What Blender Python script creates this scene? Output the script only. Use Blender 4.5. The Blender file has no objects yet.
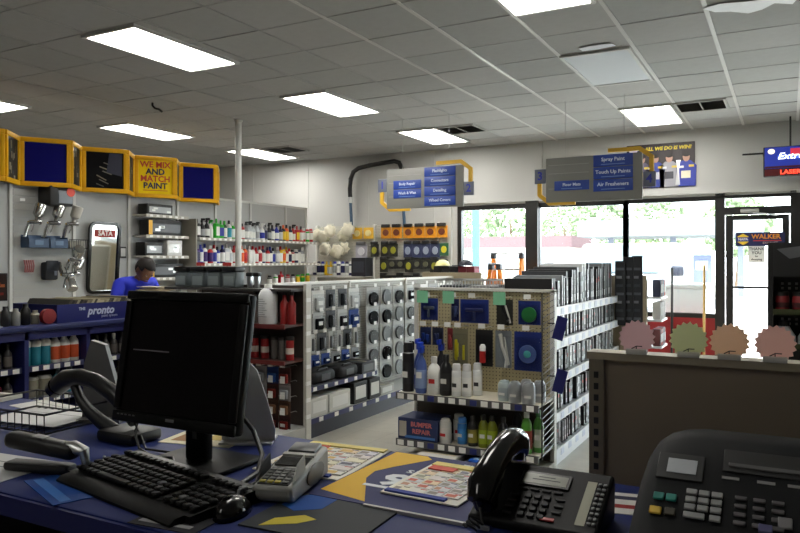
import bpy, bmesh, math, random
from mathutils import Vector, Matrix, Euler
random.seed(7)
SC = bpy.context.scene
COL = SC.collection

# ---------------------------------------------------------------- camera
cam = bpy.data.cameras.new('camera')
camo = bpy.data.objects.new('camera', cam); COL.objects.link(camo)
camo.location = (0, 0, 1.5)
camo.rotation_euler = (math.radians(90), 0, math.radians(28.4))
cam.sensor_width = 36.0
cam.lens = 717 / 800 * 36
cam.shift_y = -4.5 / 800
cam.clip_end = 300
SC.camera = camo
# ---------------------------------------------------------------- world, sun, exposure
w = bpy.data.worlds.new('sky'); SC.world = w; w.use_nodes = True
bg = w.node_tree.nodes['Background']
bg.inputs[0].default_value = (0.86, 0.94, 1.0, 1)
bg.inputs[1].default_value = 7.5
sun = bpy.data.lights.new('sun', 'SUN'); sun.energy = 8; sun.angle = 0.01; sun.color = (1, 0.96, 0.9)
suno = bpy.data.objects.new('sun', sun); COL.objects.link(suno)
suno.rotation_euler = (math.radians(32), math.radians(14), 0)      # from behind the shop, high
vs = SC.view_settings
vs.view_transform = 'Standard'; vs.look = 'None'; vs.exposure = 0.92; vs.gamma = 1.0
vs.use_curve_mapping = False
SC.cycles.use_denoising = True
SC.cycles.max_bounces = 8
SC.cycles.diffuse_bounces = 5
SC.cycles.transparent_max_bounces = 12
SC.cycles.sample_clamp_indirect = 10.0
LAMP = 11.5            # radiance of the ceiling diffusers

# ---------------------------------------------------------------- materials
def lin(c):
    return tuple(((v / 255) / 12.92 if v / 255 <= 0.04045 else ((v / 255 + 0.055) / 1.055) ** 2.4) for v in c)
MATS = {}
def mat(rgb, rough=0.5, metal=0.0, noise=0.0, scale=8.0, bump=0.0, emit=0.0, alpha=None, spec=None, coat=0.0):
    key = (tuple(rgb), rough, metal, noise, scale, bump, emit, alpha, spec, coat)
    if key in MATS: return MATS[key]
    m = bpy.data.materials.new('surface_%03d' % len(MATS)); m.use_nodes = True
    nt = m.node_tree; b = nt.nodes['Principled BSDF']
    col = (*lin(rgb), 1)
    b.inputs['Base Color'].default_value = col
    b.inputs['Roughness'].default_value = rough
    b.inputs['Metallic'].default_value = metal
    if coat: b.inputs['Coat Weight'].default_value = coat
    if spec is not None: b.inputs['Specular IOR Level'].default_value = spec
    if noise or bump:
        tc = nt.nodes.new('ShaderNodeTexCoord'); n = nt.nodes.new('ShaderNodeTexNoise')
        n.inputs['Scale'].default_value = scale; n.inputs['Detail'].default_value = 5
        nt.links.new(tc.outputs['Object'], n.inputs['Vector'])
        if noise:
            mx = nt.nodes.new('ShaderNodeMix'); mx.data_type = 'RGBA'; mx.blend_type = 'MIX'
            mx.inputs[6].default_value = tuple(max(0, v * (1 - noise)) for v in col[:3]) + (1,)
            mx.inputs[7].default_value = tuple(min(1, v * (1 + noise)) for v in col[:3]) + (1,)
            nt.links.new(n.outputs['Fac'], mx.inputs[0]); nt.links.new(mx.outputs[2], b.inputs['Base Color'])
        if bump:
            bp = nt.nodes.new('ShaderNodeBump'); bp.inputs['Strength'].default_value = bump; bp.inputs['Distance'].default_value = 0.004
            nt.links.new(n.outputs['Fac'], bp.inputs['Height']); nt.links.new(bp.outputs[0], b.inputs['Normal'])
    if emit:
        b.inputs['Emission Color'].default_value = col; b.inputs['Emission Strength'].default_value = emit
    if alpha is not None:
        b.inputs['Alpha'].default_value = alpha
    MATS[key] = m
    return m
def pane_mat(name, tint, gloss, rough=0.03):
    m = bpy.data.materials.new(name); m.use_nodes = True; nt = m.node_tree
    nt.nodes.remove(nt.nodes['Principled BSDF']); out = nt.nodes['Material Output']
    t = nt.nodes.new('ShaderNodeBsdfTransparent'); t.inputs[0].default_value = (*tint, 1)
    g = nt.nodes.new('ShaderNodeBsdfGlossy'); g.inputs['Roughness'].default_value = rough
    mx = nt.nodes.new('ShaderNodeMixShader'); mx.inputs[0].default_value = gloss
    nt.links.new(t.outputs[0], mx.inputs[1]); nt.links.new(g.outputs[0], mx.inputs[2]); nt.links.new(mx.outputs[0], out.inputs[0])
    return m
GLASS = pane_mat('window_glass', (0.95, 0.97, 0.96), 0.05)
CLEAR = pane_mat('clear_plastic', (0.93, 0.94, 0.95), 0.009, 0.35)
def peg_mat(name, rgb, pitch=0.0254, hole=0.16, dark=(40, 36, 30), axis='X'):
    """perforated board: small dark holes on a square pitch"""
    m = bpy.data.materials.new(name); m.use_nodes = True; nt = m.node_tree; b = nt.nodes['Principled BSDF']
    b.inputs['Roughness'].default_value = 0.6
    tc = nt.nodes.new('ShaderNodeTexCoord'); vo = nt.nodes.new('ShaderNodeVectorMath'); vo.operation = 'SCALE'; vo.inputs['Scale'].default_value = 1 / pitch
    fr = nt.nodes.new('ShaderNodeVectorMath'); fr.operation = 'FRACTION'
    sb = nt.nodes.new('ShaderNodeVectorMath'); sb.operation = 'SUBTRACT'; sb.inputs[1].default_value = (.5, .5, .5)
    mk = nt.nodes.new('ShaderNodeVectorMath'); mk.operation = 'MULTIPLY'; mk.inputs[1].default_value = (1, 0, 1) if axis == 'X' else (0, 1, 1)
    ln = nt.nodes.new('ShaderNodeVectorMath'); ln.operation = 'LENGTH'
    lt = nt.nodes.new('ShaderNodeMath'); lt.operation = 'LESS_THAN'; lt.inputs[1].default_value = hole
    mx = nt.nodes.new('ShaderNodeMix'); mx.data_type = 'RGBA'
    mx.inputs[6].default_value = (*lin(rgb), 1); mx.inputs[7].default_value = (*lin(dark), 1)
    L = nt.links.new
    L(tc.outputs['Object'], vo.inputs[0]); L(vo.outputs[0], fr.inputs[0]); L(fr.outputs[0], sb.inputs[0]); L(sb.outputs[0], mk.inputs[0])
    L(mk.outputs[0], ln.inputs[0]); L(ln.outputs['Value'], lt.inputs[0]); L(lt.outputs[0], mx.inputs[0]); L(mx.outputs[2], b.inputs['Base Color'])
    return m
# ---------------------------------------------------------------- mesh builder
class MB:
    def __init__(self):
        self.v = []; self.f = []; self.mi = []; self.m = []; self.X = Matrix()
    def _mat(self, m):
        if m not in self.m: self.m.append(m)
        return self.m.index(m)
    def add(self, vs, fs, m):
        o = len(self.v); k = self._mat(m)
        self.v += [tuple(self.X @ Vector(p)) for p in vs]
        for f in fs: self.f.append(tuple(i + o for i in f)); self.mi.append(k)
        return self
    def box(self, x0, x1, y0, y1, z0, z1, m, faces=None):
        v = [(x0,y0,z0),(x1,y0,z0),(x1,y1,z0),(x0,y1,z0),(x0,y0,z1),(x1,y0,z1),(x1,y1,z1),(x0,y1,z1)]
        return self.add(v, [(0,3,2,1),(4,5,6,7),(0,1,5,4),(1,2,6,5),(2,3,7,6),(3,0,4,7)], m)
    def rbox(self, x0, x1, y0, y1, z0, z1, m, b=0.005, seg=2):
        bm = bmesh.new(); bmesh.ops.create_cube(bm, size=1)
        for q in bm.verts: q.co = Vector(((x0+x1)/2 + q.co.x*(x1-x0), (y0+y1)/2 + q.co.y*(y1-y0), (z0+z1)/2 + q.co.z*(z1-z0)))
        b = min(b, 0.49*min(abs(x1-x0), abs(y1-y0), abs(z1-z0)))
        bmesh.ops.bevel(bm, geom=bm.edges[:], offset=b, segments=seg, profile=0.5, affect='EDGES')
        bm.verts.index_update()
        self.add([q.co[:] for q in bm.verts], [[q.index for q in f.verts] for f in bm.faces], m); bm.free()
        return self
    def lathe(self, prof, m, n=12, c=(0,0,0), mats=None):
        """prof: (r, z[, material of the band above]) from bottom to top"""
        vs = []; N = len(prof)
        for p in prof:
            for i in range(n):
                a = 2*math.pi*i/n; vs.append((c[0]+p[0]*math.cos(a), c[1]+p[0]*math.sin(a), c[2]+p[1]))
        for j in range(N-1):
            mm = prof[j][2] if len(prof[j]) > 2 else m
            self.add([vs[j*n+i] for i in range(n)] + [vs[(j+1)*n+i] for i in range(n)],
                     [(i, (i+1) % n, n+(i+1) % n, n+i) for i in range(n)], mm)
        self.add(vs[:n], [tuple(range(n-1, -1, -1))], prof[0][2] if len(prof[0]) > 2 else m)
        self.add(vs[-n:], [tuple(range(n))], (prof[-2][2] if len(prof[-2]) > 2 else m))
        return self
    def tube(self, pts, r, m, n=8, cap=True):
        P = [Vector(p) for p in pts]; rings = []
        up = Vector((0.13, 0.21, 0.97))
        for i, p in enumerate(P):
            d = (P[min(i+1, len(P)-1)] - P[max(i-1, 0)]).normalized()
            a = d.cross(up)
            if a.length < 1e-3: a = d.cross(Vector((1, 0, 0)))
            a.normalize(); b = d.cross(a); rr = r[i] if isinstance(r, (list, tuple)) else r
            rings.append([tuple(p + (a*math.cos(2*math.pi*k/n) + b*math.sin(2*math.pi*k/n))*rr) for k in range(n)])
        vs = [q for R in rings for q in R]; fs = []
        for j in range(len(P)-1):
            for k in range(n): fs.append((j*n+k, j*n+(k+1) % n, (j+1)*n+(k+1) % n, (j+1)*n+k))
        if cap: fs += [tuple(range(n-1, -1, -1)), tuple((len(P)-1)*n+k for k in range(n))]
        return self.add(vs, fs, m)
    def prism(self, pts, h0, h1, m, axis='z'):
        """2-D outline extruded along an axis: z:(x,y) y:(x,z) x:(y,z)"""
        def P(p, h): return {'z': (p[0], p[1], h), 'y': (p[0], h, p[1]), 'x': (h, p[0], p[1])}[axis]
        n = len(pts)
        vs = [P(p, h0) for p in pts] + [P(p, h1) for p in pts]
        fs = [tuple(range(n-1, -1, -1)), tuple(range(n, 2*n))] + [(i, (i+1) % n, n+(i+1) % n, n+i) for i in range(n)]
        return self.add(vs, fs, m)
    def quad(self, a, b, c, d, m): return self.add([a, b, c, d], [(0, 1, 2, 3)], m)
    def mesh(self, name, smooth=True):
        me = bpy.data.meshes.new(name); me.from_pydata(self.v, [], self.f)
        for m in self.m: me.materials.append(m)
        me.polygons.foreach_set('material_index', self.mi)
        bm = bmesh.new(); bm.from_mesh(me); bmesh.ops.remove_doubles(bm, verts=bm.verts, dist=1e-6)
        bmesh.ops.recalc_face_normals(bm, faces=bm.faces); bm.to_mesh(me); bm.free()
        if smooth:
            me.shade_smooth(); me.set_sharp_from_angle(angle=math.radians(38))
        me.update()
        return me
def arc(cx, cy, r, a0, a1, n):
    return [(cx + r*math.cos(math.radians(a0+(a1-a0)*i/n)), cy + r*math.sin(math.radians(a0+(a1-a0)*i/n))) for i in range(n+1)]
def rrect(x0, x1, y0, y1, r, n=4):
    return arc(x1-r, y0+r, r, -90, 0, n) + arc(x1-r, y1-r, r, 0, 90, n) + arc(x0+r, y1-r, r, 90, 180, n) + arc(x0+r, y0+r, r, 180, 270, n)
TXT = {}
def text_mesh(s, size, m, depth=0.0006, bold=0.0, shear=0.0, align='CENTER'):
    key = (s, size, m.name, depth, bold, shear, align)
    if key in TXT: return TXT[key]
    cu = bpy.data.curves.new('lettering', 'FONT'); cu.body = s; cu.size = size; cu.extrude = depth; cu.offset = bold; cu.shear = shear
    cu.align_x = align; cu.align_y = 'CENTER'; cu.resolution_u = 2; cu.space_line = 0.9
    o = bpy.data.objects.new('lettering', cu)
    me = bpy.data.meshes.new_from_object(o); me.name = 'lettering'
    me.materials.clear(); me.materials.append(m)
    bpy.data.objects.remove(o); TXT[key] = me
    return me
# ---------------------------------------------------------------- objects
def obj(name, me, parent=None, loc=(0,0,0), rot=(0,0,0)):
    if isinstance(me, MB): me = me.mesh(name)
    o = bpy.data.objects.new(name, me); COL.objects.link(o)
    o.location = loc; o.rotation_euler = rot
    if parent is not None: o.parent = parent
    return o
def tag(o, label, cat, group=None):
    o['label'] = label; o['category'] = cat
    if group: o['group'] = group
    return o
def thing(name, label, cat, loc=(0,0,0), rz=0.0, group=None, rot=None):
    o = bpy.data.objects.new(name, None); COL.objects.link(o); o.empty_display_size = 0.05
    o.location = loc; o.rotation_euler = rot if rot else (0, 0, rz)
    return tag(o, label, cat, group)
def struct(name, me, parent=None, loc=(0,0,0)):
    o = obj(name, me, parent, loc)
    if parent is None: o['kind'] = 'structure'
    return o
def sempty(name, loc=(0,0,0)):
    o = bpy.data.objects.new(name, None); COL.objects.link(o); o.location = loc; o['kind'] = 'structure'; return o
def put(name, proto, label, cat, loc, rz=0.0, group=None, rot=None, scale=None):
    """proto: a mesh (one-mesh thing) or [(part, mesh, [(sub, mesh)])]; copies share mesh data"""
    if isinstance(proto, list):
        t = thing(name, label, cat, loc, rz, group, rot)
        for p in proto:
            c = obj(p[0], p[1], t)
            if len(p) > 2:
                for q in p[2]: obj(q[0], q[1], c)
    else:
        t = tag(obj(name, proto, None, loc, rot if rot else (0, 0, rz)), label, cat, group)
    if scale: t.scale = scale
    return t
ORD = ['first','second','third','fourth','fifth','sixth','seventh','eighth','ninth','tenth','eleventh','twelfth','thirteenth','fourteenth',
       'fifteenth','sixteenth','seventeenth','eighteenth','nineteenth','twentieth']
def nth(i):
    if i < 20: return ORD[i]
    t, u = divmod(i + 1, 10)
    tens = {2: 'twenty', 3: 'thirty', 4: 'forty', 5: 'fifty', 6: 'sixty'}[t]
    return (tens[:-1] + 'ieth') if u == 0 else tens + '-' + ORD[u-1]
def paper_mat(rgb, k=.45):
    m = bpy.data.materials.new('thin_card'); m.use_nodes = True; nt = m.node_tree; nt.nodes.remove(nt.nodes['Principled BSDF'])
    d = nt.nodes.new('ShaderNodeBsdfDiffuse'); t = nt.nodes.new('ShaderNodeBsdfTranslucent'); x = nt.nodes.new('ShaderNodeMixShader')
    d.inputs[0].default_value = t.inputs[0].default_value = (*lin(rgb), 1); x.inputs[0].default_value = k
    nt.links.new(d.outputs[0], x.inputs[1]); nt.links.new(t.outputs[0], x.inputs[2]); nt.links.new(x.outputs[0], nt.nodes['Material Output'].inputs[0])
    return m
# common surfaces
WHITE = mat((226, 226, 222), 0.5); STEEL = mat((190, 192, 192), 0.32, 0.9); BLACK = mat((18, 18, 19), 0.45); BLACKG = mat((12, 12, 13), 0.15)
GREYP = mat((120, 122, 122), 0.5); DGREY = mat((52, 53, 55), 0.5); YEL = mat((222, 168, 22), 0.45); NAVY = mat((22, 26, 84), 0.45)
RED = mat((168, 28, 28), 0.45); CREAM = mat((222, 214, 192), 0.6); TAN = mat((172, 160, 134), 0.6, noise=0.05); TAGW = mat((235, 235, 232), 0.6)
BLUE = mat((34, 66, 158), 0.4); GONW = mat((206, 204, 196), 0.45); INK = mat((40, 40, 42), 0.6)

# ================================================================ the room
CZ = 3.31; WY = 10.5; XL = -11.0; XR = 4.6; YB = -2.2
WALLM = mat((182, 182, 180), 0.65, noise=0.03, scale=2.5, bump=0.1)
fl = MB(); fl.box(XL, XR, YB, WY+0.15, -0.12, 0, None)
def floor_mat():
    m = bpy.data.materials.new('vinyl_floor'); m.use_nodes = True; nt = m.node_tree; b = nt.nodes['Principled BSDF']; L = nt.links.new
    tc = nt.nodes.new('ShaderNodeTexCoord'); br = nt.nodes.new('ShaderNodeTexBrick'); br.offset = 0
    br.inputs['Scale'].default_value = 1; br.inputs['Brick Width'].default_value = 0.305; br.inputs['Row Height'].default_value = 0.305
    br.inputs['Mortar Size'].default_value = 0.0012
    br.inputs['Color1'].default_value = (*lin((188, 182, 168)), 1); br.inputs['Color2'].default_value = (*lin((180, 173, 158)), 1); br.inputs['Mortar'].default_value = (*lin((120, 114, 102)), 1)
    n = nt.nodes.new('ShaderNodeTexNoise'); n.inputs['Scale'].default_value = 9
    mx = nt.nodes.new('ShaderNodeMix'); mx.data_type = 'RGBA'; mx.blend_type = 'MULTIPLY'; mx.inputs[0].default_value = 0.25
    L(tc.outputs['Object'], br.inputs['Vector']); L(tc.outputs['Object'], n.inputs['Vector']); L(br.outputs['Color'], mx.inputs[6]); L(n.outputs['Fac'], mx.inputs[7]); L(mx.outputs[2], b.inputs['Base Color'])
    b.inputs['Roughness'].default_value = 0.28
    return m
fl.m = [floor_mat()]; struct('floor', fl)

# storefront wall with its window openings
m = MB()
m.box(XL, -4.64, WY, WY+0.18, 0, CZ+0.1, WALLM)
m.box(-4.64, XR, WY, WY+0.18, 2.39, CZ+0.1, WALLM)
m.box(4.50, XR, WY, WY+0.18, 0, 2.39, WALLM)
wf = struct('wall_front', m)
KNEE = mat((140, 22, 26), 0.5, noise=0.06)
k = MB(); k.box(-4.64, -0.86, WY, WY+0.18, 0, 0.74, KNEE); obj('knee_panel', k, wf)
led = MB(); led.box(-4.64, XR, WY-0.10, WY, 2.42, 2.455, WALLM); led.box(-4.64, XR, WY-0.10, WY-0.08, 2.455, 2.49, WALLM); obj('ledge', led, wf)
for sx in (-8.8, -7.55, -6.3, -5.05):
    b = MB(); b.box(sx-0.014, sx+0.014, WY-0.008, WY, 0, CZ, WALLM); obj('batten', b, wf)
b = MB(); b.box(-3.52, -3.24, WY-0.05, WY, 2.49, CZ, WALLM); obj('pilaster', b, wf)
b = MB(); b.box(-4.95, -4.72, WY-0.06, WY, 0, 2.42, WALLM); obj('pilaster', b, wf)
m = MB(); m.box(XL-0.15, XL, YB, WY+0.18, 0, CZ+0.1, WALLM); struct('wall_left', m)
m = MB(); m.box(XR, XR+0.15, YB, WY+0.18, 0, CZ+0.1, mat((170, 166, 160), 0.7, noise=0.03)); struct('wall_right', m)
m = MB(); m.box(XL, XR, YB-0.15, YB, 0, CZ+0.1, mat((160, 156, 150), 0.7, noise=0.03)); struct('wall_rear', m)

# ceiling: deck above, runners and single tiles
TILE = mat((164, 164, 163), 0.85, noise=0.06, scale=14, bump=0.25)
TILE2 = mat((159, 160, 159), 0.85, noise=0.06, scale=14, bump=0.25)
RUN = mat((186, 186, 183), 0.4); RUNX = mat((150, 150, 148), 0.5)
m = MB(); m.box(XL, XR, YB, WY+0.18, CZ+0.05, CZ+0.15, TILE)
ceil = struct('ceiling', m)
GX0, PX, NX = -1.14 - 16*0.625, 0.625, 20
GY0, PY, NY = 3.81 - 2*0.605, 0.605, 13
m = MB(); m.box(XL, XR, YB, GY0, CZ, CZ+0.05, TILE); obj('near_field', m, ceil)
m = MB(); m.box(GX0+NX*PX, XR, GY0, WY, CZ, CZ+0.05, TILE); obj('side_field', m, ceil)
t1 = MB().box(0.013, PX-0.013, 0.006, PY-0.006, 0.001, 0.025, TILE).mesh('ceiling_tile', False)
t2 = MB().box(0.013, PX-0.013, 0.006, PY-0.006, 0.002, 0.027, TILE2).mesh('ceiling_tile', False)
# fixtures: (x0, y0, lit)
FIX = [(-4.96, 3.82, 1), (-4.88, 6.26, 1), (-4.76, 8.68, 1), (-1.765, 8.66, 1), (-8.10, 6.48, 1), (-8.02, 8.86, 1), (-8.33, 4.10, 1), (-1.765, 3.81, 1), (-1.765, 6.20, 0), (-2.2, -1.5, .3), (-1.765, 1.60, .6)]  # next-to-last one is unseen behind the camera, added to fill the foreground
VENT = [(-7.36, 8.97), (-1.15, 8.66), (-4.17, 8.70)]
r = random.Random(3)
for i in range(NX):
    for j in range(NY):
        x0, y0 = GX0+i*PX, GY0+j*PY
        obj('ceiling_tile', t1 if r.random() < .6 else t2, ceil, (x0, y0, CZ), (r.uniform(-.002, .002), r.uniform(-.002, .002), 0))
ry = MB().box(-0.015, 0.015, GY0, WY, -0.004, 0.02, RUN).mesh('runner', False)
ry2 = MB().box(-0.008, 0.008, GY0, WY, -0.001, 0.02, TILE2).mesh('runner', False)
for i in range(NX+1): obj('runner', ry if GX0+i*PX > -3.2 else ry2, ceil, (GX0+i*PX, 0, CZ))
rx = MB().box(GX0, GX0+NX*PX, -0.008, 0.008, -0.002, 0.02, RUNX).mesh('cross_runner', False)
for j in range(NY+1): obj('cross_runner', rx, ceil, (0, GY0+j*PY, CZ))
# light fixtures
def fixture(x0, y0, lit, label):
    W_, L_ = 0.60, 1.20
    t = thing('ceiling_light', label, 'ceiling light', (x0, y0, CZ-0.014), group='fluorescent ceiling fixtures')
    f = MB(); b = 0.028
    for (a0, a1, c0, c1) in ((0, W_, 0, b), (0, W_, L_-b, L_), (0, b, b, L_-b), (W_-b, W_, b, L_-b)): f.box(a0, a1, c0, c1, -0.008, 0.014, RUN)
    obj('frame', f, t)
    d = MB(); dm = mat((255, 252, 244), 0.6, emit=LAMP*lit) if lit else mat((186, 190, 196), 0.5)
    d.box(b, W_-b, b, L_-b, 0.0, 0.012, dm); obj('diffuser', d, t)
FL = ['lit ceiling light, largest and nearest, above the yellow box signs', 'lit ceiling light right of centre-left, nearest to the black hose side',
      'small lit ceiling light above the left hanging aisle sign', 'lit ceiling light above the racing poster beside a vent', 'lit ceiling light above the yellow paint sign box',
      'lit ceiling light behind the white pole', 'lit ceiling light cut off by the left picture edge', 'lit ceiling light cut off by the top picture edge', 'unlit white ceiling light panel above the right hanging sign', 'added dim ceiling fill light, unseen behind the camera', 'lit ceiling light directly above the front counter edge']
FL[1] = 'lit ceiling light halfway between the largest light and the left hanging sign'
for (x, y, l), lb in zip(FIX, FL): fixture(x, y, l, lb)
def vent(x, y, label):
    t = thing('ceiling_vent', label, 'vent', (x, y, CZ-0.012), group='ceiling air vents')
    f = MB(); VM = mat((70, 70, 68), 0.5)
    for a in ((0, .55, 0, .03), (0, .55, .52, .55), (0, .03, .03, .52), (.52, .55, .03, .52)): f.box(*a, -0.004, 0.02, mat((150, 150, 146), 0.5))
    obj('frame', f, t)
    bk = MB(); bk.box(.03, .52, .03, .52, .012, .02, BLACK); obj('backing', bk, t)
    for k in range(9): s = MB(); s.X = Matrix.Translation((0, .055+k*.054, .004)) @ Matrix.Rotation(.6, 4, 'X'); s.box(.03, .52, -.02, .02, -.001, .001, VM); obj('slat', s, t)
    c = MB(); c.box(.268, .282, .03, .52, -.006, .01, mat((150, 150, 146), 0.5)); obj('divider', c, t)
for (x, y), lb in zip(VENT, ['dark ceiling air vent beside the light behind the white pole', 'ceiling air vent beside the light above the racing poster', 'small ceiling air vent above the left hanging aisle sign']): vent(x, y, lb)
# peeled reflective film on two tiles
FILM = mat((226, 228, 234), 0.45, 0.0, noise=0.05, scale=20, bump=0.4)
def film(name, pts, label):
    m = MB(); m.prism(pts, CZ-0.012, CZ-0.008, FILM); tag(obj(name, m), label, 'film')
film('torn_film', [(-.53, 5.50), (-.42, 5.45), (-.25, 5.5), (-.05, 5.52), (.06, 5.60), (.03, 5.70), (-.08, 5.62), (-.16, 5.72), (-.25, 5.76), (-.36, 5.66), (-.46, 5.62)], 'torn shiny white film on a ceiling tile at the top right corner')
film('torn_film', [(-1.55, 6.03), (-1.42, 6.0), (-1.28, 6.02), (-1.26, 6.1), (-1.4, 6.13), (-1.54, 6.12)], 'small patch of shiny film beside the unlit ceiling panel')
hk = MB(); hk.tube([(-6.36, 5.84, CZ+.01), (-6.36, 5.84, CZ-.03), (-6.34, 5.86, CZ-.06), (-6.30, 5.88, CZ-.07), (-6.27, 5.9, CZ-.10)], 0.012, BLACK); tag(obj('ceiling_hook', hk), 'small black hook hanging from the ceiling above the yellow boxes', 'hook')
pl = MB(); pl.lathe([(.040, 0), (.040, CZ)], mat((186, 186, 182), 0.45), 20); po = thing('support_pole', 'white steel support pole from floor to ceiling', 'pole', (-6.16, 7.06, 0)); obj('shaft', pl, po)
p2 = MB(); p2.lathe([(.10, 0), (.10, .012), (.06, .02)], WHITE, 20); obj('base_plate', p2, po); p3 = MB(); p3.lathe([(.042, CZ-.03), (.055, CZ-.02), (.055, CZ)], mat((186, 186, 182), 0.45), 20); obj('collar', p3, po)

# windows and door in the storefront
FR = mat((26, 25, 24), 0.4)
def window(name, x0, x1, z0, z1, fw=0.05, right=None):
    t = sempty(name, (0, WY+0.06, 0))
    for (a0, a1, c0, c1) in ((x0, x1, z0, z0+fw), (x0, x1, z1-fw, z1), (x0, x0+fw, z0+fw, z1-fw), (x1-fw, x1, z0+fw, z1-fw)):
        f = MB(); f.box(a0, a1, -0.05, 0.05, c0, c1, FR); obj('frame_bar', f, t)
    g = MB(); g.box(x0+fw, x1-fw, -0.004, 0.004, z0+fw, z1-fw, GLASS); obj('pane', g, t)
    return t
window('window_1', -4.64, -3.44, .74, 2.39, .07)
window('window_2', -3.36, -2.00, .74, 2.39, .07)
window('window_3', -2.06, -.80, .74, 2.39, .06)
mm = MB(); mm.box(-3.49, -3.30, WY-.06, WY+.12, .0, 2.42, FR); o = struct('trim_1', mm)
# door with transom
t = sempty('door_1', (0, WY+0.06, 0))
f = MB(); f.box(-.86, -.74, -.06, .06, 0, 2.42, FR); obj('jamb', f, t)
f = MB(); f.box(.03, .10, -.06, .06, 0, 2.42, FR); obj('jamb', f, t)
f = MB(); f.box(-.74, .03, -.06, .06, 2.13, 2.23, FR); obj('transom_bar', f, t)
f = MB(); f.box(-.74, .03, -.05, .05, 2.35, 2.39, FR); obj('head', f, t)
f = MB(); f.box(-.74, .03, -.004, .004, 2.23, 2.35, GLASS); obj('transom_pane', f, t)
lf = MB()
lf.box(-.73, -.64, -.025, .025, .01, 2.12, FR); lf.box(-.06, .02, -.025, .025, .01, 2.12, FR); lf.box(-.64, -.06, -.025, .025, 2.06, 2.12, FR); lf.box(-.64, -.06, -.025, .025, .01, .22, FR)
lf = obj('leaf_frame', lf, t)
f = MB(); f.box(-.64, -.06, -.004, .004, .22, 2.06, GLASS); obj('pane', f, t)
f = MB(); f.box(-.64, -.06, -.07, -.03, 1.15, 1.18, FR); obj('push_bar', f, t)
f = MB(); f.rbox(-.55, -.33, -.10, -.03, 2.15, 2.20, mat((170, 170, 168), .4), .01); f.tube([(-.40, -.07, 2.15), (-.25, -.12, 2.13), (-.12, -.05, 2.11)], .008, STEEL); obj('closer', f, t)
window('window_4', .10, 1.25, .02, 2.39, .06)
window('window_5', 1.25, 2.85, .02, 2.42)
window('window_6', 2.85, 4.50, .02, 2.42)
# ================================================================ outside the windows
CONC = mat((196, 192, 186), 0.8, noise=0.06, scale=0.8)
m = MB(); m.box(-70, 40, WY+0.18, 26, -0.2, -0.06, CONC); struct('ground', m)
m = MB(); m.box(-70, 40, 26, 33, -0.2, -0.07, mat((120, 120, 122), 0.85, noise=0.08, scale=.5)); struct('street', m)
m = MB(); m.box(-70, 40, 33, 90, -0.2, -0.06, CONC); struct('far_ground', m)
tp = thing('teal_post', 'pale teal round post standing outside the first window', 'post', (-5.35, 13.0, -.06))
m = MB(); m.lathe([(.075, 0), (.075, 3.6)], mat((78, 112, 118), .6, spec=.1), 16); obj('shaft', m, tp)
m = MB(); m.lathe([(.14, 0), (.14, .05), (.09, .07)], mat((150, 150, 150), .5), 16); obj('foot', m, tp)
def tree(x, y, h, r, label, seed):
    rr = random.Random(seed)
    t = thing('roadside_tree', label, 'tree', (x, y, -.06), group='trees across the street')
    m = MB(); m.tube([(0, 0, 0), (.1, 0, h*.3), (0, .1, h*.7)], [.22, .16, .08], mat((90, 74, 58), .8)); obj('trunk', m, t)
    m = MB(); G = [mat((110, 126, 98), .9, spec=.05), mat((118, 132, 106), .9, spec=.05), mat((102, 120, 90), .9, spec=.05)]
    for k in range(420):
        a, b2 = rr.uniform(0, 6.28), rr.uniform(-1, 1); q = rr.uniform(.55, 1)**.6
        c = Vector((r*q*math.cos(a)*math.sqrt(1-b2*b2), r*q*math.sin(a)*math.sqrt(1-b2*b2), h*.66 + h*.34*q*b2)); s = r*rr.uniform(.06, .13)
        e = Euler((rr.uniform(0, 6), rr.uniform(0, 6), 0)).to_matrix()
        vs_ = [c + e @ Vector(p)*s for p in ((1,0,0),(-1,0,0),(0,1,0),(0,-1,0),(0,0,.6),(0,0,-.6))]
        m.add([tuple(v) for v in vs_], [(0,2,4),(2,1,4),(1,3,4),(3,0,4),(2,0,5),(1,2,5),(3,1,5),(0,3,5)], rr.choice(G))
    f = obj('foliage', m, t)
TR = [(-22.0, 50, 6.2, 2.0, 'leafy tree left of the teal post'), (-17.0, 47.5, 6.4, 2.1, 'leafy tree right of the teal post'), (-11.2, 49, 6.0, 2.0, 'leafy tree behind the middle window, right side'),
      (-7.2, 47, 5.6, 1.9, 'leafy tree at the left edge of the third window'), (-2.6, 47, 5.6, 2.0, 'leafy tree above the white canopy outside'), (-15.0, 54, 6.0, 1.8, 'leafy tree behind the thick window mullion')]
for i, (x, y, h, r_, lb) in enumerate(TR): tree(x, y, h, r_, lb, 20+i)
# low shop with a brownish roof
t = thing('low_shop', 'low white shop with a mauve roof band across the street', 'building', (-15.0, 40, -.06))
m = MB(); m.box(-2.2, 4.2, 0, 4, 0, 2.4, mat((220, 214, 208), .7)); obj('wall', m, t)
m = MB(); m.box(-2.4, 4.4, -.3, 4.3, 2.4, 3.05, mat((92, 76, 79), .9, noise=.1, spec=.05)); obj('roof', m, t)
for x in (-1.4, .4, 2.2):
    wnd = MB(); wnd.box(x, x+1.1, -.05, 0, .8, 1.9, mat((90, 96, 104), .2)); wo = obj('window', wnd, t)
    p = MB(); p.box(x+.53, x+.57, -.08, -.05, .8, 1.9, WHITE); obj('glazing_bar', p, wo)
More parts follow.
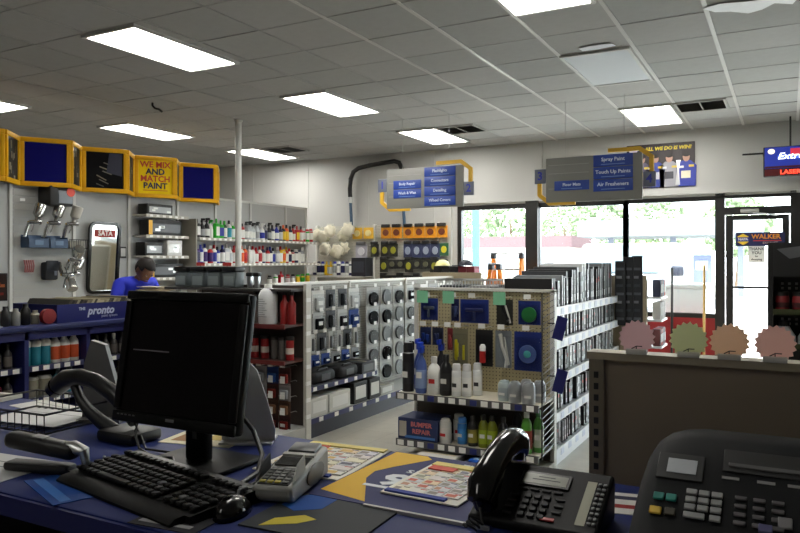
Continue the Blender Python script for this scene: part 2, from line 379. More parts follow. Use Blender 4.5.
# canopy of a filling station
t = thing('filling_station', 'white flat filling station canopy on posts across the street', 'building', (-5.2, 34, -.06))
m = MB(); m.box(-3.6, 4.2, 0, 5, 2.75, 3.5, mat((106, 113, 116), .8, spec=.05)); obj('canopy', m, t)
for x in (-2.6, .3, 3.2):
    m = MB(); m.box(x, x+.25, 2, 2.25, 0, 2.75, mat((92, 98, 112), .5)); obj('post', m, t)
m = MB(); m.box(-3.4, -.9, 7, 9, 0, 2.4, mat((110, 76, 66), .7)); m.box(-3.6, -.7, 6.8, 9.2, 2.4, 2.6, mat((190, 120, 105), .7)); obj('kiosk', m, t)
for x in (1.3,):
    m = MB(); m.rbox(x, x+.8, 1.9, 2.4, 0, 1.9, mat((84, 92, 120), .6), .05); po_ = obj('pump', m, t); q = MB(); q.box(x+.15, x+.65, 1.88, 1.9, 1.2, 1.6, WHITE); obj('display', q, po_)
# parked car facing the shop
def car():
    t = thing('parked_car', 'silver-white car parked nose-in outside the third window', 'car', (-2.85, 13.0, -.06)); t.scale = (1.0, 1.0, 1.15)
    P = mat((150, 156, 162), .35, coat=.4); G = mat((88, 104, 112), .8, spec=.05)
    side = [(0, .35), (0, .75), (.15, .98), (1.15, 1.12), (1.9, 1.68), (3.9, 1.72), (4.55, 1.2), (4.6, .35)]
    m = MB(); m.prism(side, -.9, .9, P, 'x'); b = obj('body', m, t)
    mod = b.modifiers.new('round', 'BEVEL'); mod.width = .07; mod.segments = 3
    m = MB(); m.quad((-.72, 1.2, 1.17), (.72, 1.2, 1.17), (.66, 1.84, 1.655), (-.66, 1.84, 1.655), G); o = obj('windscreen', m, t); o.location = (0, -.02, .015)
    for s in (-1, 1):
        m = MB(); m.prism([(1.5, 1.18), (2.05, 1.6), (2.8, 1.62), (2.8, 1.18)], s*.905-.01, s*.905+.01, G, 'x'); obj('side_window', m, t)
        m = MB(); m.rbox(s*1.02-.12, s*1.02+.12, 1.35, 1.5, 1.12, 1.30, mat((30, 34, 48), .4), .04); obj('door_mirror', m, t)
        m = MB(); m.rbox(s*.68-.17, s*.68+.17, -.02, .1, .68, .84, mat((236, 240, 242), .15), .03); obj('headlamp', m, t)
        for y in (.85, 3.7):
            m = MB(); m.X = Matrix.Translation((s*.80, y, .34)) @ Matrix.Rotation(math.pi/2, 4, 'Y'); m.lathe([(.2, -.11), (.34, -.1), (.34, .1), (.2, .11)], BLACK, 20); wh = obj('wheel', m, t)
            m = MB(); m.X = Matrix.Translation((s*.80, y, .34)) @ Matrix.Rotation(math.pi/2, 4, 'Y'); m.lathe([(.05, -.125), (.2, -.118), (.2, .118), (.05, .125)], STEEL, 12); obj('rim', m, wh)
    m = MB(); m.box(-.5, .5, -.015, .02, .5, .68, BLACK); obj('grille', m, t)
car()
t = thing('ice_chest', 'white storage chest standing outside against the third window', 'chest', (-1.62, 10.85, -.06))
m = MB(); m.rbox(0, .62, 0, .6, 0, 1.18, mat((226, 228, 232), .5), .02); obj('body', m, t)
m = MB(); m.rbox(-.01, .63, -.01, .61, 1.18, 1.25, mat((214, 216, 220), .5), .02); obj('lid', m, t)

# ================================================================ panelled partition on the left
PX_ = -7.3
PAN = mat((166, 167, 166), .55, noise=.03, scale=3); UPR = mat((196, 196, 192), .5)
part = thing('panel_partition', 'long pale grey panel partition with shelving along the left side', 'partition', (PX_, 0, 0))
ys = [3.2, 3.97, 4.75, 5.52, 6.31, 7.13, 7.86, 8.63, 9.51, 10.07]
slat = MB()
for a, b in zip(ys[:-1], ys[1:]):
    m = MB()
    m.box(-.06, 0, a+.012, b-.012, .0, 2.40, PAN)
    p = obj('panel', m, part)
    if a == 4.75:        # slatted merchandiser panel
        for k in range(17):
            s = MB(); s.box(0, .010, a+.03, b-.03, 1.05+k*.078, 1.05+k*.078+.066, mat((168, 168, 164), .5)); obj('slat', s, p)
for y in ys: m = MB(); m.box(-.03, .022, y-.018, y+.018, 0, 2.42, UPR); obj('upright', m, part)
m = MB(); m.box(-.07, .03, 3.2, 10.09, 2.40, 2.43, UPR); obj('top_rail', m, part)
def wshelf(y0, y1, z, d=.34, parent=part):
    m = MB(); m.box(0.02, d, y0, y1, z-.022, z, mat((190, 188, 180), .5)); s = obj('shelf', m, parent)
    r_ = MB(); r_.box(d, d+.008, y0, y1, z-.035, z+.004, mat((178, 174, 164), .5)); obj('price_rail', r_, s)
    tm = MB().box(d+.008, d+.011, -.025, .025, z-.03, z-.002, TAGW).mesh('price_tag', False)
    y = y0+.08
    while y < y1-.04: obj('price_tag', tm, s, (0, y, 0)); y += .105
for z in (1.83, 1.48, 1.12, .75, .4): wshelf(7.20, 10.0, z)
for y in (7.15,): m = MB(); m.box(.02, .34, y-.012, y+.012, .3, 2.08, mat((150, 146, 136), .6)); obj('side_panel', m, part)
for z in (2.10, 1.84, 1.58, 1.30): wshelf(6.36, 7.08, z, .26)
# ---- sawtooth row of yellow light boxes on top
def light_box(y, kind, label, side):
    """corner P nearest the room, face turned towards the shop floor"""
    z0, z1 = 2.32, 2.85
    t = thing('yellow_box_sign', label, 'box sign', (PX_+.05, y, 0), group='yellow framed box signs')
    P, Q, R = Vector((.27, 0, 0)), Vector((0, -.425, 0)), Vector((0, .325, 0))
    YM = mat((232, 174, 26), .5, noise=.05, spec=.2); YD = mat((186, 120, 26), .5)
    m = MB(); m.prism([(P.x-.03, P.y), (Q.x, Q.y+.03), (R.x, R.y-.02)], z0+.02, z1-.02, mat((60, 44, 26), .7)); obj('housing', m, t)
    def face(A, B, inner, nm, pic=None):
        d = (B-A); L = d.length; d.normalize(); n = Vector((d.y, -d.x, 0))
        fr = MB(); fw = .052
        fr.X = Matrix(((d.x, n.x, 0, A.x), (d.y, n.y, 0, A.y), (0, 0, 1, 0), (0, 0, 0, 1)))
        for a in ((0, L, z0, z0+fw), (0, L, z1-fw, z1), (0, fw*.9, z0+fw, z1-fw), (L-fw*.9, L, z0+fw, z1-fw)): fr.rbox(a[0], a[1], -.02, .02, a[2], a[3], YM, .008)
        f = obj(nm, fr, t)
        q = MB(); q.X = fr.X; q.box(fw*.9, L-fw*.9, -.006, .004, z0+fw, z1-fw, inner)
        if pic: pic(q, L, fw)
        obj('picture_panel', q, f)
        return fr.X, L
    def guns(q, L, fw):
        rr = random.Random(int(y*100)); 
        for k in range(6):
            a = rr.uniform(.3, .5); x0 = rr.uniform(.08, .3); zz = z0+.1+k*.05
            cm = mat(rr.choice([(96, 92, 80), (120, 112, 92), (70, 68, 62)]), .5)
            c_, s_ = math.cos(-a), math.sin(-a); Lk = rr.uniform(.06, .16); wk = .012
            pts = [(x0, zz), (x0+Lk*c_, zz+Lk*s_), (x0+Lk*c_-wk*s_, zz+Lk*s_+wk*c_), (x0-wk*s_, zz+wk*c_)]
            q.add([(p[0], .0055, p[1]) for p in pts], [(0, 1, 2, 3)], cm)
        q.add([(.27, .0055, z0+.24), (L-.06, .0055, z0+.2), (L-.06, .0055, z1-.06), (.30, .0055, z1-.06)], [(0, 1, 2, 3)], mat((18, 24, 52), .5))
    def street(q, L, fw):
        rr = random.Random(int(y*77))
        for k in range(16):
            x0 = rr.uniform(fw, L-fw-.06); zz = rr.uniform(z0+fw, z1-fw-.09)
            q.box(x0, x0+rr.uniform(.015, .05), .004, .0055, zz, zz+rr.uniform(.03, .09), mat(rr.choice([(120, 118, 96), (70, 80, 84), (150, 146, 130), (30, 34, 38), (96, 84, 60)]), .5))
    inner = {'blue': mat((8, 8, 100), .6, spec=.1), 'dark': mat((14, 14, 16), .6, spec=.1), 'yellow': mat((250, 214, 14), .6, spec=.15)}[kind]
    # outward side of the front face: towards +x/-y
    X, L = face(Q, P, inner, 'front_frame', guns if kind == 'dark' else None)
    face(P, R, mat((26, 26, 26), .5), 'side_frame', street)
    return t, X, L
BX = [(4.49, 'yellow', 'yellow box sign cut off at the left picture edge'), (5.25, 'blue', 'yellow framed box with plain blue face above the spray guns'),
      (6.02, 'dark', 'yellow framed box with a dark photo of tools on its face'), (6.79, 'yellow', 'bright yellow box sign lettered WE MIX AND MATCH PAINT'), (7.55, 'blue', 'rightmost yellow framed box with a dark blue face')]
for y, k, lb in BX:
    t, X, L = light_box(y, k, lb, None)
    if k == 'yellow' and y > 6:
        for s, cc, dz in (('WE MIX', (204, 70, 24), .135), ('AND', (24, 28, 70), .045), ('MATCH', (204, 70, 24), -.045), ('PAINT', (24, 28, 70), -.135)):
            me = text_mesh(s, .105, mat(cc, .5), bold=.003)
            o = obj('lettering', me, t)
            o.matrix_local = X @ Matrix.Translation((L/2, .008, 2.605+dz)) @ Matrix(((1, 0, 0, 0), (0, 0, 1, 0), (0, 1, 0, 0), (0, 0, 0, 1)))
        q = MB(); q.X = X; q.box(.1, L-.1, .004, .006, 2.41, 2.418, mat((204, 70, 24), .5)); obj('underline', q, t)
# ---- mirror with a red header
t = thing('wall_mirror', 'tall mirror in a black rounded frame with red SATA header', 'mirror', (PX_+.035, 5.905, 1.55), rot=(0, math.radians(4.2), 0))
o_ = rrect(-.225, .225, -.43, .43, .08); i_ = rrect(-.19, .19, -.395, .395, .05)
m = MB(); n_ = len(o_)
vs_ = [(0, p[0], p[1]) for p in o_] + [(0, p[0], p[1]) for p in i_] + [(.03, p[0], p[1]) for p in o_] + [(.03, p[0], p[1]) for p in i_]
fs = []
for k in range(n_):
    j = (k+1) % n_
    fs += [(2*n_+k, 2*n_+j, 3*n_+j, 3*n_+k), (k, j, 2*n_+j, 2*n_+k), (n_+k, 3*n_+k, 3*n_+j, n_+j)]
m.add(vs_, fs, BLACKG); obj('frame', m, t)
m = MB(); m.prism(i_, .008, .012, mat((225, 228, 226), .04, 1.0), 'x'); obj('glass', m, t)
m = MB(); m.rbox(.012, .018, -.15, .15, .25, .34, mat((160, 30, 26), .5), .01); h = obj('header', m, t)
obj('lettering', text_mesh('SATA', .085, mat((240, 225, 220), .5), bold=.003), h, (.0195, 0, .295), (math.pi/2, 0, math.pi/2))
t = thing('card_holder', 'small black framed card beside the mirror', 'card', (PX_+.012, 6.21, 1.62))
m = MB(); m.rbox(0, .015, -.05, .05, -.07, .07, BLACK, .004); obj('frame', m, t); m = MB(); m.box(.015, .017, -.035, .035, -.05, .05, mat((190, 190, 188), .5)); obj('card', m, t)
# ---- spray guns on the slatted panel
def spray_gun(loc, label, tilt, cup=True, flip=False):
    t = thing('spray_gun', label, 'spray gun', loc, group='chrome spray guns', rot=(tilt, 0, math.pi/2-.75))
    t.scale = (1.3, 1.3, 1.3); CH = mat((206, 208, 210), .14, 1.0)
    m = MB(); m.tube([(-.045, 0, 0), (.03, 0, .005)], .018, CH, 10); m.tube([(.03, 0, .005), (.05, 0, .005)], [.025, .02], CH, 10); obj('body', m, t)
    m = MB(); m.tube([(-.045, 0, -.005), (-.065, 0, -.06), (-.075, 0, -.125)], [.014, .016, .014], CH, 10); obj('handle', m, t)
    m = MB(); m.tube([(-.01, 0, -.012), (-.018, 0, -.05), (-.03, 0, -.08)], .005, CH, 6); obj('trigger', m, t)
    m = MB(); m.X = Matrix.Translation((.005, 0, .02)) @ Matrix.Rotation(.3, 4, 'Y'); m.lathe([(.012, 0), (.014, .02), (.042, .045), (.046, .13), (.042, .14), (.012, .145)], mat((196, 196, 192), .18, .9) if cup else mat((190, 186, 176), .3), 14); obj('cup', m, t)
    m = MB(); m.tube([(-.045, 0, 0), (-.058, 0, 0)], .010, mat((160, 130, 60), .3, .8), 8); obj('knob', m, t)
GX = PX_+.15
spray_gun((GX, 4.94, 1.93), 'chrome spray gun, left one of three below the black case', -.12)
spray_gun((GX, 5.17, 1.93), 'chrome spray gun, middle one of three below the black case', -.05)
spray_gun((GX, 5.40, 1.93), 'spray gun with dull cup, right one of three, below the case', .1, False)
spray_gun((GX+.10, 5.36, 1.52), 'chrome spray gun tilted right beneath the grey wire basket', .9)
spray_gun((GX+.12, 5.25, 1.36), 'chrome spray gun lying low, handle up, nearest the file box', 2.5)
spray_gun((GX, 5.42, 1.36), 'dark chrome spray gun hung lowest on the slatted panel', -.3)
t = thing('tool_case', 'black tool case with grey front and round orange sticker', 'case', (PX_+.13, 5.20, 2.12))
m = MB(); m.rbox(-.11, .11, -.145, .145, 0, .22, BLACK, .02); obj('shell', m, t)
m = MB(); m.rbox(.105, .118, -.05, .13, .03, .17, mat((128, 134, 142), .4), .006); obj('front_label', m, t)
m = MB(); m.X = Matrix.Translation((.12, .10, .16)) @ Matrix.Rotation(math.pi/2, 4, 'Y'); m.lathe([(.052, 0), (.052, .004)], mat((222, 72, 48), .5), 20); obj('sticker', m, t)
m = MB(); m.tube([(0, -.06, .21), (0, -.05, .25), (0, .05, .25), (0, .06, .21)], .009, BLACK, 8); obj('handle', m, t)
m = MB(); m.box(0, .004, -.03, .03, 0, .03, TAGW); tag(obj('price_card', m, None, (PX_+.016, 4.88, 2.16)), 'small white price card left of the black tool case', 'card')
def bin_(y, w_, cc, label, wire=False):
    t = thing('hanging_bin', label, 'bin', (PX_+.02, y, 1.655), group='bins on the slatted panel')
    cm = mat(cc, .45); 
    if wire:
        for nm, pts in (('wire_front', [(.14, -w_/2, 0), (.14, w_/2, 0), (.14, w_/2, .1), (.14, -w_/2, .1), (.14, -w_/2, 0)]),): 
            m = MB(); m.tube(pts, .005, DGREY, 6)
            for k in range(1, 8): m.tube([(.14, -w_/2+w_*k/8, 0), (.14, -w_/2+w_*k/8, .1)], .003, DGREY, 5)
            obj(nm, m, t)
        m = MB(); m.box(.0, .14, -w_/2, w_/2, 0, .006, DGREY); obj('wire_bottom', m, t)
        m = MB(); m.rbox(.02, .12, -w_/2+.02, w_/2-.02, .008, .085, mat((140, 138, 128), .6), .01); obj('packet', m, t)
    else:
        m = MB(); m.box(0, .14, -w_/2, w_/2, 0, .008, cm); m.box(.132, .14, -w_/2, w_/2, .008, .10, cm); m.box(0, .008, -w_/2, w_/2, .008, .14, cm)
        m.box(.008, .132, -w_/2, -w_/2+.008, .008, .12, cm); m.box(.008, .132, w_/2-.008, w_/2, .008, .12, cm); obj('tray', m, t)
        m = MB(); m.rbox(.02, .12, -w_/2+.02, w_/2-.02, .01, .08, mat((34, 66, 100), .5), .01); obj('contents', m, t)
        m = MB(); m.box(.14, .142, -.05, .05, .03, .08, mat((84, 110, 140), .5)); obj('label_card', m, t)
bin_(4.98, .24, (32, 60, 92), 'blue plastic bin on the slatted panel, left one'); bin_(5.225, .22, (32, 60, 92), 'blue plastic bin on the slatted panel, beside wire basket'); bin_(5.47, .24, (90, 90, 90), 'grey wire basket beside the blue bins', True)
t = thing('hose_kit', 'bundle of pinkish red fittings hung below the blue bins', 'fittings', (PX_+.05, 4.93, 1.46))
for k in range(5): m = MB(); m.tube([(0, -.05+k*.025, .06), (.02, -.05+k*.025, 0), (0, -.04+k*.022, -.07)], .009, mat((150, 84, 84), .5), 6); obj('fitting', m, t)
t = thing('belt_pouch', 'black tool pouch hanging below the blue bins', 'pouch', (PX_+.06, 5.17, 1.30))
m = MB(); m.rbox(-.04, .05, -.08, .08, 0, .2, mat((26, 28, 34), .6), .02); obj('pocket', m, t); m = MB(); m.rbox(.045, .062, -.075, .075, .1, .215, mat((36, 40, 48), .6), .01); obj('flap', m, t); m = MB(); m.box(.062, .064, .02, .05, .05, .1, mat((110, 116, 130), .5)); obj('label_patch', m, t)
# ---- boxed spray guns on the short shelves
def gun_box(y, z, w_, h_, style, label):
    t = thing('spray_gun_box', label, 'box', (PX_+.05, y, z), group='boxed spray guns')
    m = MB(); m.rbox(0, .17, -w_/2, w_/2, 0, h_, BLACK if style != 'white' else mat((206, 206, 204), .45), .006); b = obj('carton', m, t)
    m = MB(); m.box(.17, .172, -w_/2+.03, w_/2-.03, h_*.2, h_*.75, mat((150, 152, 154), .35) if style == 'silver' else mat((70, 70, 72), .35) if style == 'dark' else mat((236, 236, 234), .3)); obj('window_print', m, b)
    if style == 'dark': m = MB(); m.box(.17, .1725, -w_/2, -w_/2+.06, .01, h_-.01, YEL); obj('yellow_edge', m, b)
    rr = random.Random(int(y*91+z*13))
    for k in range(3): m = MB(); yy = rr.uniform(-w_/2+.05, w_/2-.1); zz = rr.uniform(h_*.2, h_*.55); m.box(.172, .174, yy, yy+rr.uniform(.04, .09), zz, zz+h_*.16, mat((205, 205, 200), .3, .6)); obj('printed_part', m, b)
gun_box(6.63, 2.10, .42, .14, 'silver', 'dark spray gun carton on the topmost short shelf'); gun_box(6.72, 1.84, .56, .20, 'dark', 'large black carton with yellow edge on the second short shelf')
gun_box(6.53, 1.58, .30, .17, 'silver', 'black carton left on the third short shelf'); gun_box(6.88, 1.58, .26, .21, 'white', 'white carton right on the third short shelf')
gun_box(6.75, 1.30, .56, .18, 'dark', 'black cartons on the lowest short shelf behind the person')
# ---- spray bottles and jugs on the long shelves
def lbottle(r_, h, body, cap, lab, kind):
    m = MB(); B, C, L = mat(body, .35), mat(cap, .4), mat(lab, .5)
    if kind == 'spray':
        m.lathe([(r_*.9, 0, B), (r_, .012, B), (r_, h*.12, L), (r_, h*.46, B), (r_*.85, h*.6, B), (r_*.32, h*.74, B), (r_*.3, h*.8, B)], B, 12)
        m.box(-.014, .014, -r_*.4, r_*.4, h*.8, h*.9, C); m.box(-.012, .05, -.011, .011, h*.9, h, C); m.tube([(.03, 0, h*.9), (.045, 0, h*.8)], .004, C, 5)
    elif kind == 'bottle':
        m.lathe([(r_*.9, 0, B), (r_, .012, B), (r_, h*.1, L), (r_, h*.6, B), (r_*.9, h*.7, B), (r_*.4, h*.8, C), (r_*.4, h*.98, C), (r_*.3, h, C)], B, 12)
    elif kind == 'can':
        m.lathe([(r_*.95, 0, STEEL), (r_, .008, B), (r_, h*.2, L), (r_, h*.7, B), (r_, h*.8, STEEL), (r_*.8, h*.84, C), (r_*.72, h*.98, C), (r_*.6, h, C)], B, 12)
    elif kind == 'jug':
        m.rbox(-r_*.75, r_*.75, -r_, r_, 0, h*.78, B, .02); m.box(r_*.75, r_*.76, -r_*.8, r_*.8, h*.15, h*.6, L); m.lathe([(r_*.3, h*.77, C), (r_*.32, h*.9, C), (r_*.3, h, C)], C, 10)
    return m.mesh(kind)
KINDN = {'spray': ('trigger_spray_bottle', 'trigger bottle'), 'bottle': ('car_care_bottle', 'bottle'), 'can': ('aerosol_can', 'aerosol can'), 'jug': ('fluid_jug', 'jug')}
CN = {'black': (24, 24, 26), 'white': (224, 224, 220), 'green': (40, 170, 40), 'blue': (30, 44, 150), 'red': (176, 28, 34), 'orange': (226, 96, 30), 'yellow': (226, 186, 30), 'grey': (150, 152, 154), 'navy': (22, 24, 70), 'purple': (60, 30, 110), 'silver': (186, 190, 194), 'teal': (30, 140, 160), 'dark green': (30, 80, 44)}
LB = {}
def row(specs, y0, y1, x, z, where, h0, group, cats=None, face=0.0, rnd=5):
    """specs: list of (colour, kind, cap, label colour) from the near end to the far end"""
    rr = random.Random(rnd); n = len(specs)
    for i, (c, k, cp, lb) in enumerate(specs):
        h = h0*{'spray': 1.0, 'bottle': .95, 'can': .82, 'jug': 1.0}[k]*(1+.05*((i*7) % 5-2)/2)
        h = round(h, 2); r_ = {'spray': .042, 'bottle': .042, 'can': .038, 'jug': .044}[k]
        key = (c, k, cp, lb, h)
        if key not in LB: LB[key] = lbottle(r_, h, CN[c], CN[cp], CN[lb], k)
        nm, ct = KINDN[k]
        put(nm, LB[key], f'{c} {ct} with {cp} top, {nth(i)} from the left on {where}', ct, (x+rr.uniform(-.015, .015), y0+(y1-y0)*(i+.5)/n, z), rr.uniform(-.3, .3)+face, group)
top = [('black','jug','black','white'),('black','spray','black','grey'),('black','spray','black','white'),('white','spray','green','white'),('green','jug','green','white'),('green','jug','green','blue'),('dark green','bottle','green','white'),
       ('white','bottle','black','teal'),('green','bottle','white','white'),('grey','bottle','black','white'),('red','bottle','black','white'),('grey','spray','black','white'),('silver','spray','black','white'),('silver','spray','black','white'),('silver','spray','black','grey'),
       ('white','spray','white','blue'),('grey','bottle','black','navy'),('black','spray','black','grey'),('navy','bottle','black','white'),('blue','spray','black','white'),('navy','bottle','black','silver'),('black','bottle','orange','yellow'),('orange','bottle','black','yellow'),
       ('navy','bottle','black','white'),('red','spray','black','white'),('red','jug','red','yellow'),('red','bottle','black','white'),('red','can','white','white'),('green','can','red','white'),('red','can','red','white')]
row(top, 7.25, 9.98, PX_+.2, 1.83, 'the upper partition shelf', .27, 'bottles on the upper shelf of the partition')
low = [('purple','jug','blue','navy'),('blue','bottle','blue','white'),('white','bottle','blue','purple'),('red','bottle','white','purple'),('white','bottle','red','blue'),('blue','bottle','black','white'),('navy','bottle','blue','white'),('silver','jug','white','white'),
       ('white','bottle','white','silver'),('red','bottle','red','white'),('orange','bottle','red','white'),('white','bottle','orange','orange'),('orange','bottle','white','red'),('white','jug','white','white'),('white','bottle','red','white'),('red','bottle','red','white'),
       ('white','bottle','red','red'),('navy','bottle','red','white'),('red','bottle','navy','white'),('navy','bottle','blue','white'),('silver','bottle','black','blue'),('grey','bottle','white','white'),('yellow','bottle','red','white'),('yellow','can','yellow','orange'),
       ('red','bottle','yellow','white'),('white','bottle','red','navy'),('red','can','black','white'),('navy','can','white','white'),('white','can','navy','white'),('grey','bottle','white','white')]
row(low, 7.25, 9.75, PX_+.2, 1.48, 'the lower partition shelf', .27, 'bottles on the lower shelf of the partition', rnd=9)
third = [('black','can','black','white'),('green','can','white','white'),('red','jug','red','white'),('red','can','red','white'),('grey','can','black','white'),('yellow','can','green','yellow'),('yellow','can','green','green'),('yellow','can','green','yellow')]
row(third, 8.8, 9.95, PX_+.2, 1.12, 'the third partition shelf', .22, 'bottles on the third shelf of the partition', rnd=4)
# ================================================================ blue service counter on the left
CBL = mat((26, 32, 96), .5, noise=.05); CTOP = mat((34, 42, 92), .4, noise=.08, scale=5); DIN = mat((70, 72, 80), .6)
ct = thing('service_counter', 'blue service counter with open shelves below the card file box', 'counter', (-5.36, 0, 0))
m = MB(); m.rbox(0, .74, 1.9, 4.56, 1.015, 1.05, CTOP, .008); obj('worktop', m, ct)
m = MB(); m.rbox(0, .32, 4.56, 5.10, 1.015, 1.05, CTOP, .008); obj('return_top', m, ct); m = MB(); m.box(0, .30, 5.06, 5.08, 0, 1.015, CBL); obj('return_leg', m, ct)
m = MB(); m.box(0, .02, 1.92, 4.54, .08, 1.015, DIN); obj('back_panel', m, ct)
m = MB(); m.box(.68, .70, 1.92, 4.54, .955, 1.015, CBL); obj('apron', m, ct)
m = MB(); m.box(.02, .66, 1.92, 4.54, 0, .08, DGREY); obj('plinth', m, ct)
for y in (1.93, 2.50, 3.155, 3.655, 4.20, 4.53):
    m = MB(); m.box(.02, .70, y-.016, y+.016, .08, 1.015, CBL); obj('divider', m, ct)
for a, b in ((1.95, 2.48), (2.52, 3.135), (3.175, 3.635), (3.675, 4.18), (4.22, 4.51)):
    for z in (.76, .53, .30, .10):
        m = MB(); m.box(.02, .67, a, b, z-.02, z, mat((90, 92, 104), .5)); s = obj('shelf', m, ct)
        r_ = MB(); r_.box(.67, .678, a, b, z-.035, z+.005, mat((52, 56, 96), .5)); obj('price_rail', r_, s)
        y = a+.06
        while y < b-.03:
            q = MB(); q.box(.678, .681, y-.024, y+.024, z-.032, z, TAGW); obj('price_tag', q, s); y += .085
def sbottle(r_, h, body, cap, lab, kind):
    B, C, L = mat(body, .35), mat(cap, .45), mat(lab, .5)
    m = MB(); m.lathe([(r_*.92, 0, B), (r_, .01, B), (r_, h*.1, L), (r_, h*.5, B), (r_*.92, h*.62, B), (r_*.45, h*.74, B), (r_*.4, h*.78, B)], B, 14)
    c = MB()
    if kind == 'spray': c.lathe([(r_*.5, h*.7), (r_*.4, h*.84), (r_*.22, h*.95), (r_*.14, h)], C, 12)
    elif kind == 'wide':
        m = MB(); m.lathe([(r_*.95, 0, B), (r_, .01, B), (r_, h*.12, L), (r_, h*.6, B), (r_*.95, h*.72, B)], B, 14); c.lathe([(r_*1.02, h*.7), (r_*1.02, h*.86), (r_*.6, h)], C, 14)
    elif kind == 'tin':
        m = MB(); m.lathe([(r_, 0, STEEL), (r_, .01, L), (r_, h*.85, STEEL), (r_*1.03, h*.88, STEEL), (r_*1.03, h*.93, STEEL)], STEEL, 16); c.lathe([(r_*.9, h*.93), (r_*.9, h)], STEEL, 16)
    else: c.lathe([(r_*.5, h*.76), (r_*.5, h*.98), (r_*.4, h)], C, 12)
    return [('body', m.mesh('body')), ('cap', c.mesh('cap'))]
TEAL, ORNG, WT = (30, 120, 140), (190, 76, 34), (214, 214, 210)
P_ = {'tealw': sbottle(.037, .19, TEAL, WT, TEAL, 'wide'), 'orange': sbottle(.038, .24, WT, WT, ORNG, 'spray'), 'tealb': sbottle(.038, .19, TEAL, (40, 60, 70), TEAL, 'n'), 'tin': sbottle(.052, .15, WT, WT, (128, 124, 112), 'tin'),
      'dark': sbottle(.03, .17, (40, 38, 40), (30, 30, 30), (110, 104, 98), 'n'), 'darkw': sbottle(.03, .17, (44, 40, 40), WT, (90, 84, 80), 'n'), 'yel': sbottle(.03, .15, (170, 160, 40), (30, 30, 30), (190, 180, 60), 'n'), 'mag': sbottle(.032, .17, (130, 24, 50), (30, 30, 30), (150, 40, 70), 'n')}
NM = {'tealw': ('teal bottle with a white cap', 'wax_bottle'), 'orange': ('orange-labelled bottle with white spray top', 'spray_bottle'), 'tealb': ('teal bottle with a dark cap', 'wax_bottle'), 'tin': ('grey metal tin', 'paint_tin'),
      'dark': ('dark bottle with black cap', 'tint_bottle'), 'darkw': ('dark bottle with white cap', 'tint_bottle'), 'yel': ('yellow bottle', 'tint_bottle'), 'mag': ('crimson bottle', 'tint_bottle')}
def crow(keys, y0, y1, z, where, x=-4.76):
    n = len(keys)
    for i, k in enumerate(keys):
        put(NM[k][1], P_[k], f'{NM[k][0]}, {nth(i)} from the left on {where}', 'tin' if k == 'tin' else 'bottle', (x, y0+(y1-y0)*(i+.5)/n, z), random.uniform(-.4, .4), 'bottles in the blue service counter')
crow(['tealw', 'tealw', 'tealw', 'orange', 'orange', 'orange'], 3.17, 3.64, .76, "the counter's top middle shelf")
crow(['tin', 'tin', 'tealb', 'tealb'], 3.20, 3.62, .53, "the counter's second middle shelf")
crow(['darkw', 'dark', 'dark', 'darkw', 'dark', 'dark'], 3.69, 4.17, .76, "the counter's top right shelf")
crow(['dark', 'dark', 'dark', 'dark', 'dark'], 3.70, 4.16, .53, "the counter's second right shelf")
crow(['dark', 'darkw', 'yel', 'yel', 'dark', 'darkw', 'dark'], 2.56, 3.12, .76, "the counter's top left shelf")
crow(['dark', 'mag', 'mag', 'dark', 'darkw', 'mag', 'dark'], 2.56, 3.12, .53, "the counter's second left shelf")
# ---- the file box with cards
PB = mat((18, 28, 106), .5)
t = thing('card_file_box', 'long blue open file box lettered the pronto on its front', 'file box', (-5.22, 3.42, 1.05))
for a in ((.0, .52, 0, .72, 0, .012), (.508, .52, 0, .72, .012, .135), (0, .012, 0, .72, .012, .135), (.012, .508, 0, .012, .012, .135), (.012, .508, .708, .72, .012, .135)): pass
m = MB(); m.box(0, .52, 0, .72, 0, .012, PB); obj('bottom', m, t)
m = MB(); m.box(.508, .52, 0, .72, .012, .135, PB); fr_ = obj('front_panel', m, t)
m = MB(); m.box(0, .012, 0, .72, .012, .135, PB); obj('back_panel', m, t)
for y in (0, .708): m = MB(); m.box(.012, .508, y, y+.012, .012, .135, PB); obj('side_panel', m, t)
LW = mat((200, 208, 232), .5)
obj('lettering', text_mesh('pronto', .085, LW, bold=.003, shear=.25), fr_, (.5215, .38, .075), (math.pi/2, 0, math.pi/2))
obj('lettering', text_mesh('THE', .03, LW, bold=.001), fr_, (.5215, .21, .095), (math.pi/2, 0, math.pi/2))
obj('lettering', text_mesh('paint system', .03, LW), fr_, (.5215, .46, .032), (math.pi/2, 0, math.pi/2))
rr = random.Random(11)
for k in range(30):
    y = .03+k*.0222; cc = rr.choice([(150, 140, 112), (176, 168, 140), (110, 108, 96), (60, 58, 54), (196, 188, 160), (132, 124, 104), (90, 84, 76)])
    m = MB(); m.X = Matrix.Translation((.02, y, .012)) @ Matrix.Rotation(-.55, 4, 'X'); m.box(0, .48, 0, .004, 0, .175+rr.uniform(-.012, .01), mat(cc, .7))
    tag(obj('file_card', m, None, (-5.22, 3.42, 1.05)), f'leaning file card, {nth(k)} from the left in the blue file box', 'card', 'cards in the file box')
for k in range(7):
    m = MB(); m.X = Matrix.Translation((-5.27+.008*(k % 3), 3.19-.006*(k % 2), 1.0505+.0105*k)) @ Matrix.Rotation(.03*((k*5) % 4-1.5), 4, 'Z'); m.box(0, .36, 0, .20, .0, .010, mat(rr.choice([(40, 40, 44), (90, 88, 80), (130, 128, 118), (30, 32, 46)]), .6))
    tag(obj('paper_folder', m), f'dark folder stacked beside the file box, {nth(k)} from the bottom', 'folder', 'folders beside the file box')
m = MB(); m.box(0, .34, 0, .24, 0, .003, TAGW); tag(obj('paper_sheet', m, None, (-5.02, 2.72, 1.0505), (0, 0, .3)), 'white paper sheets lying on the blue counter left of folders', 'paper')
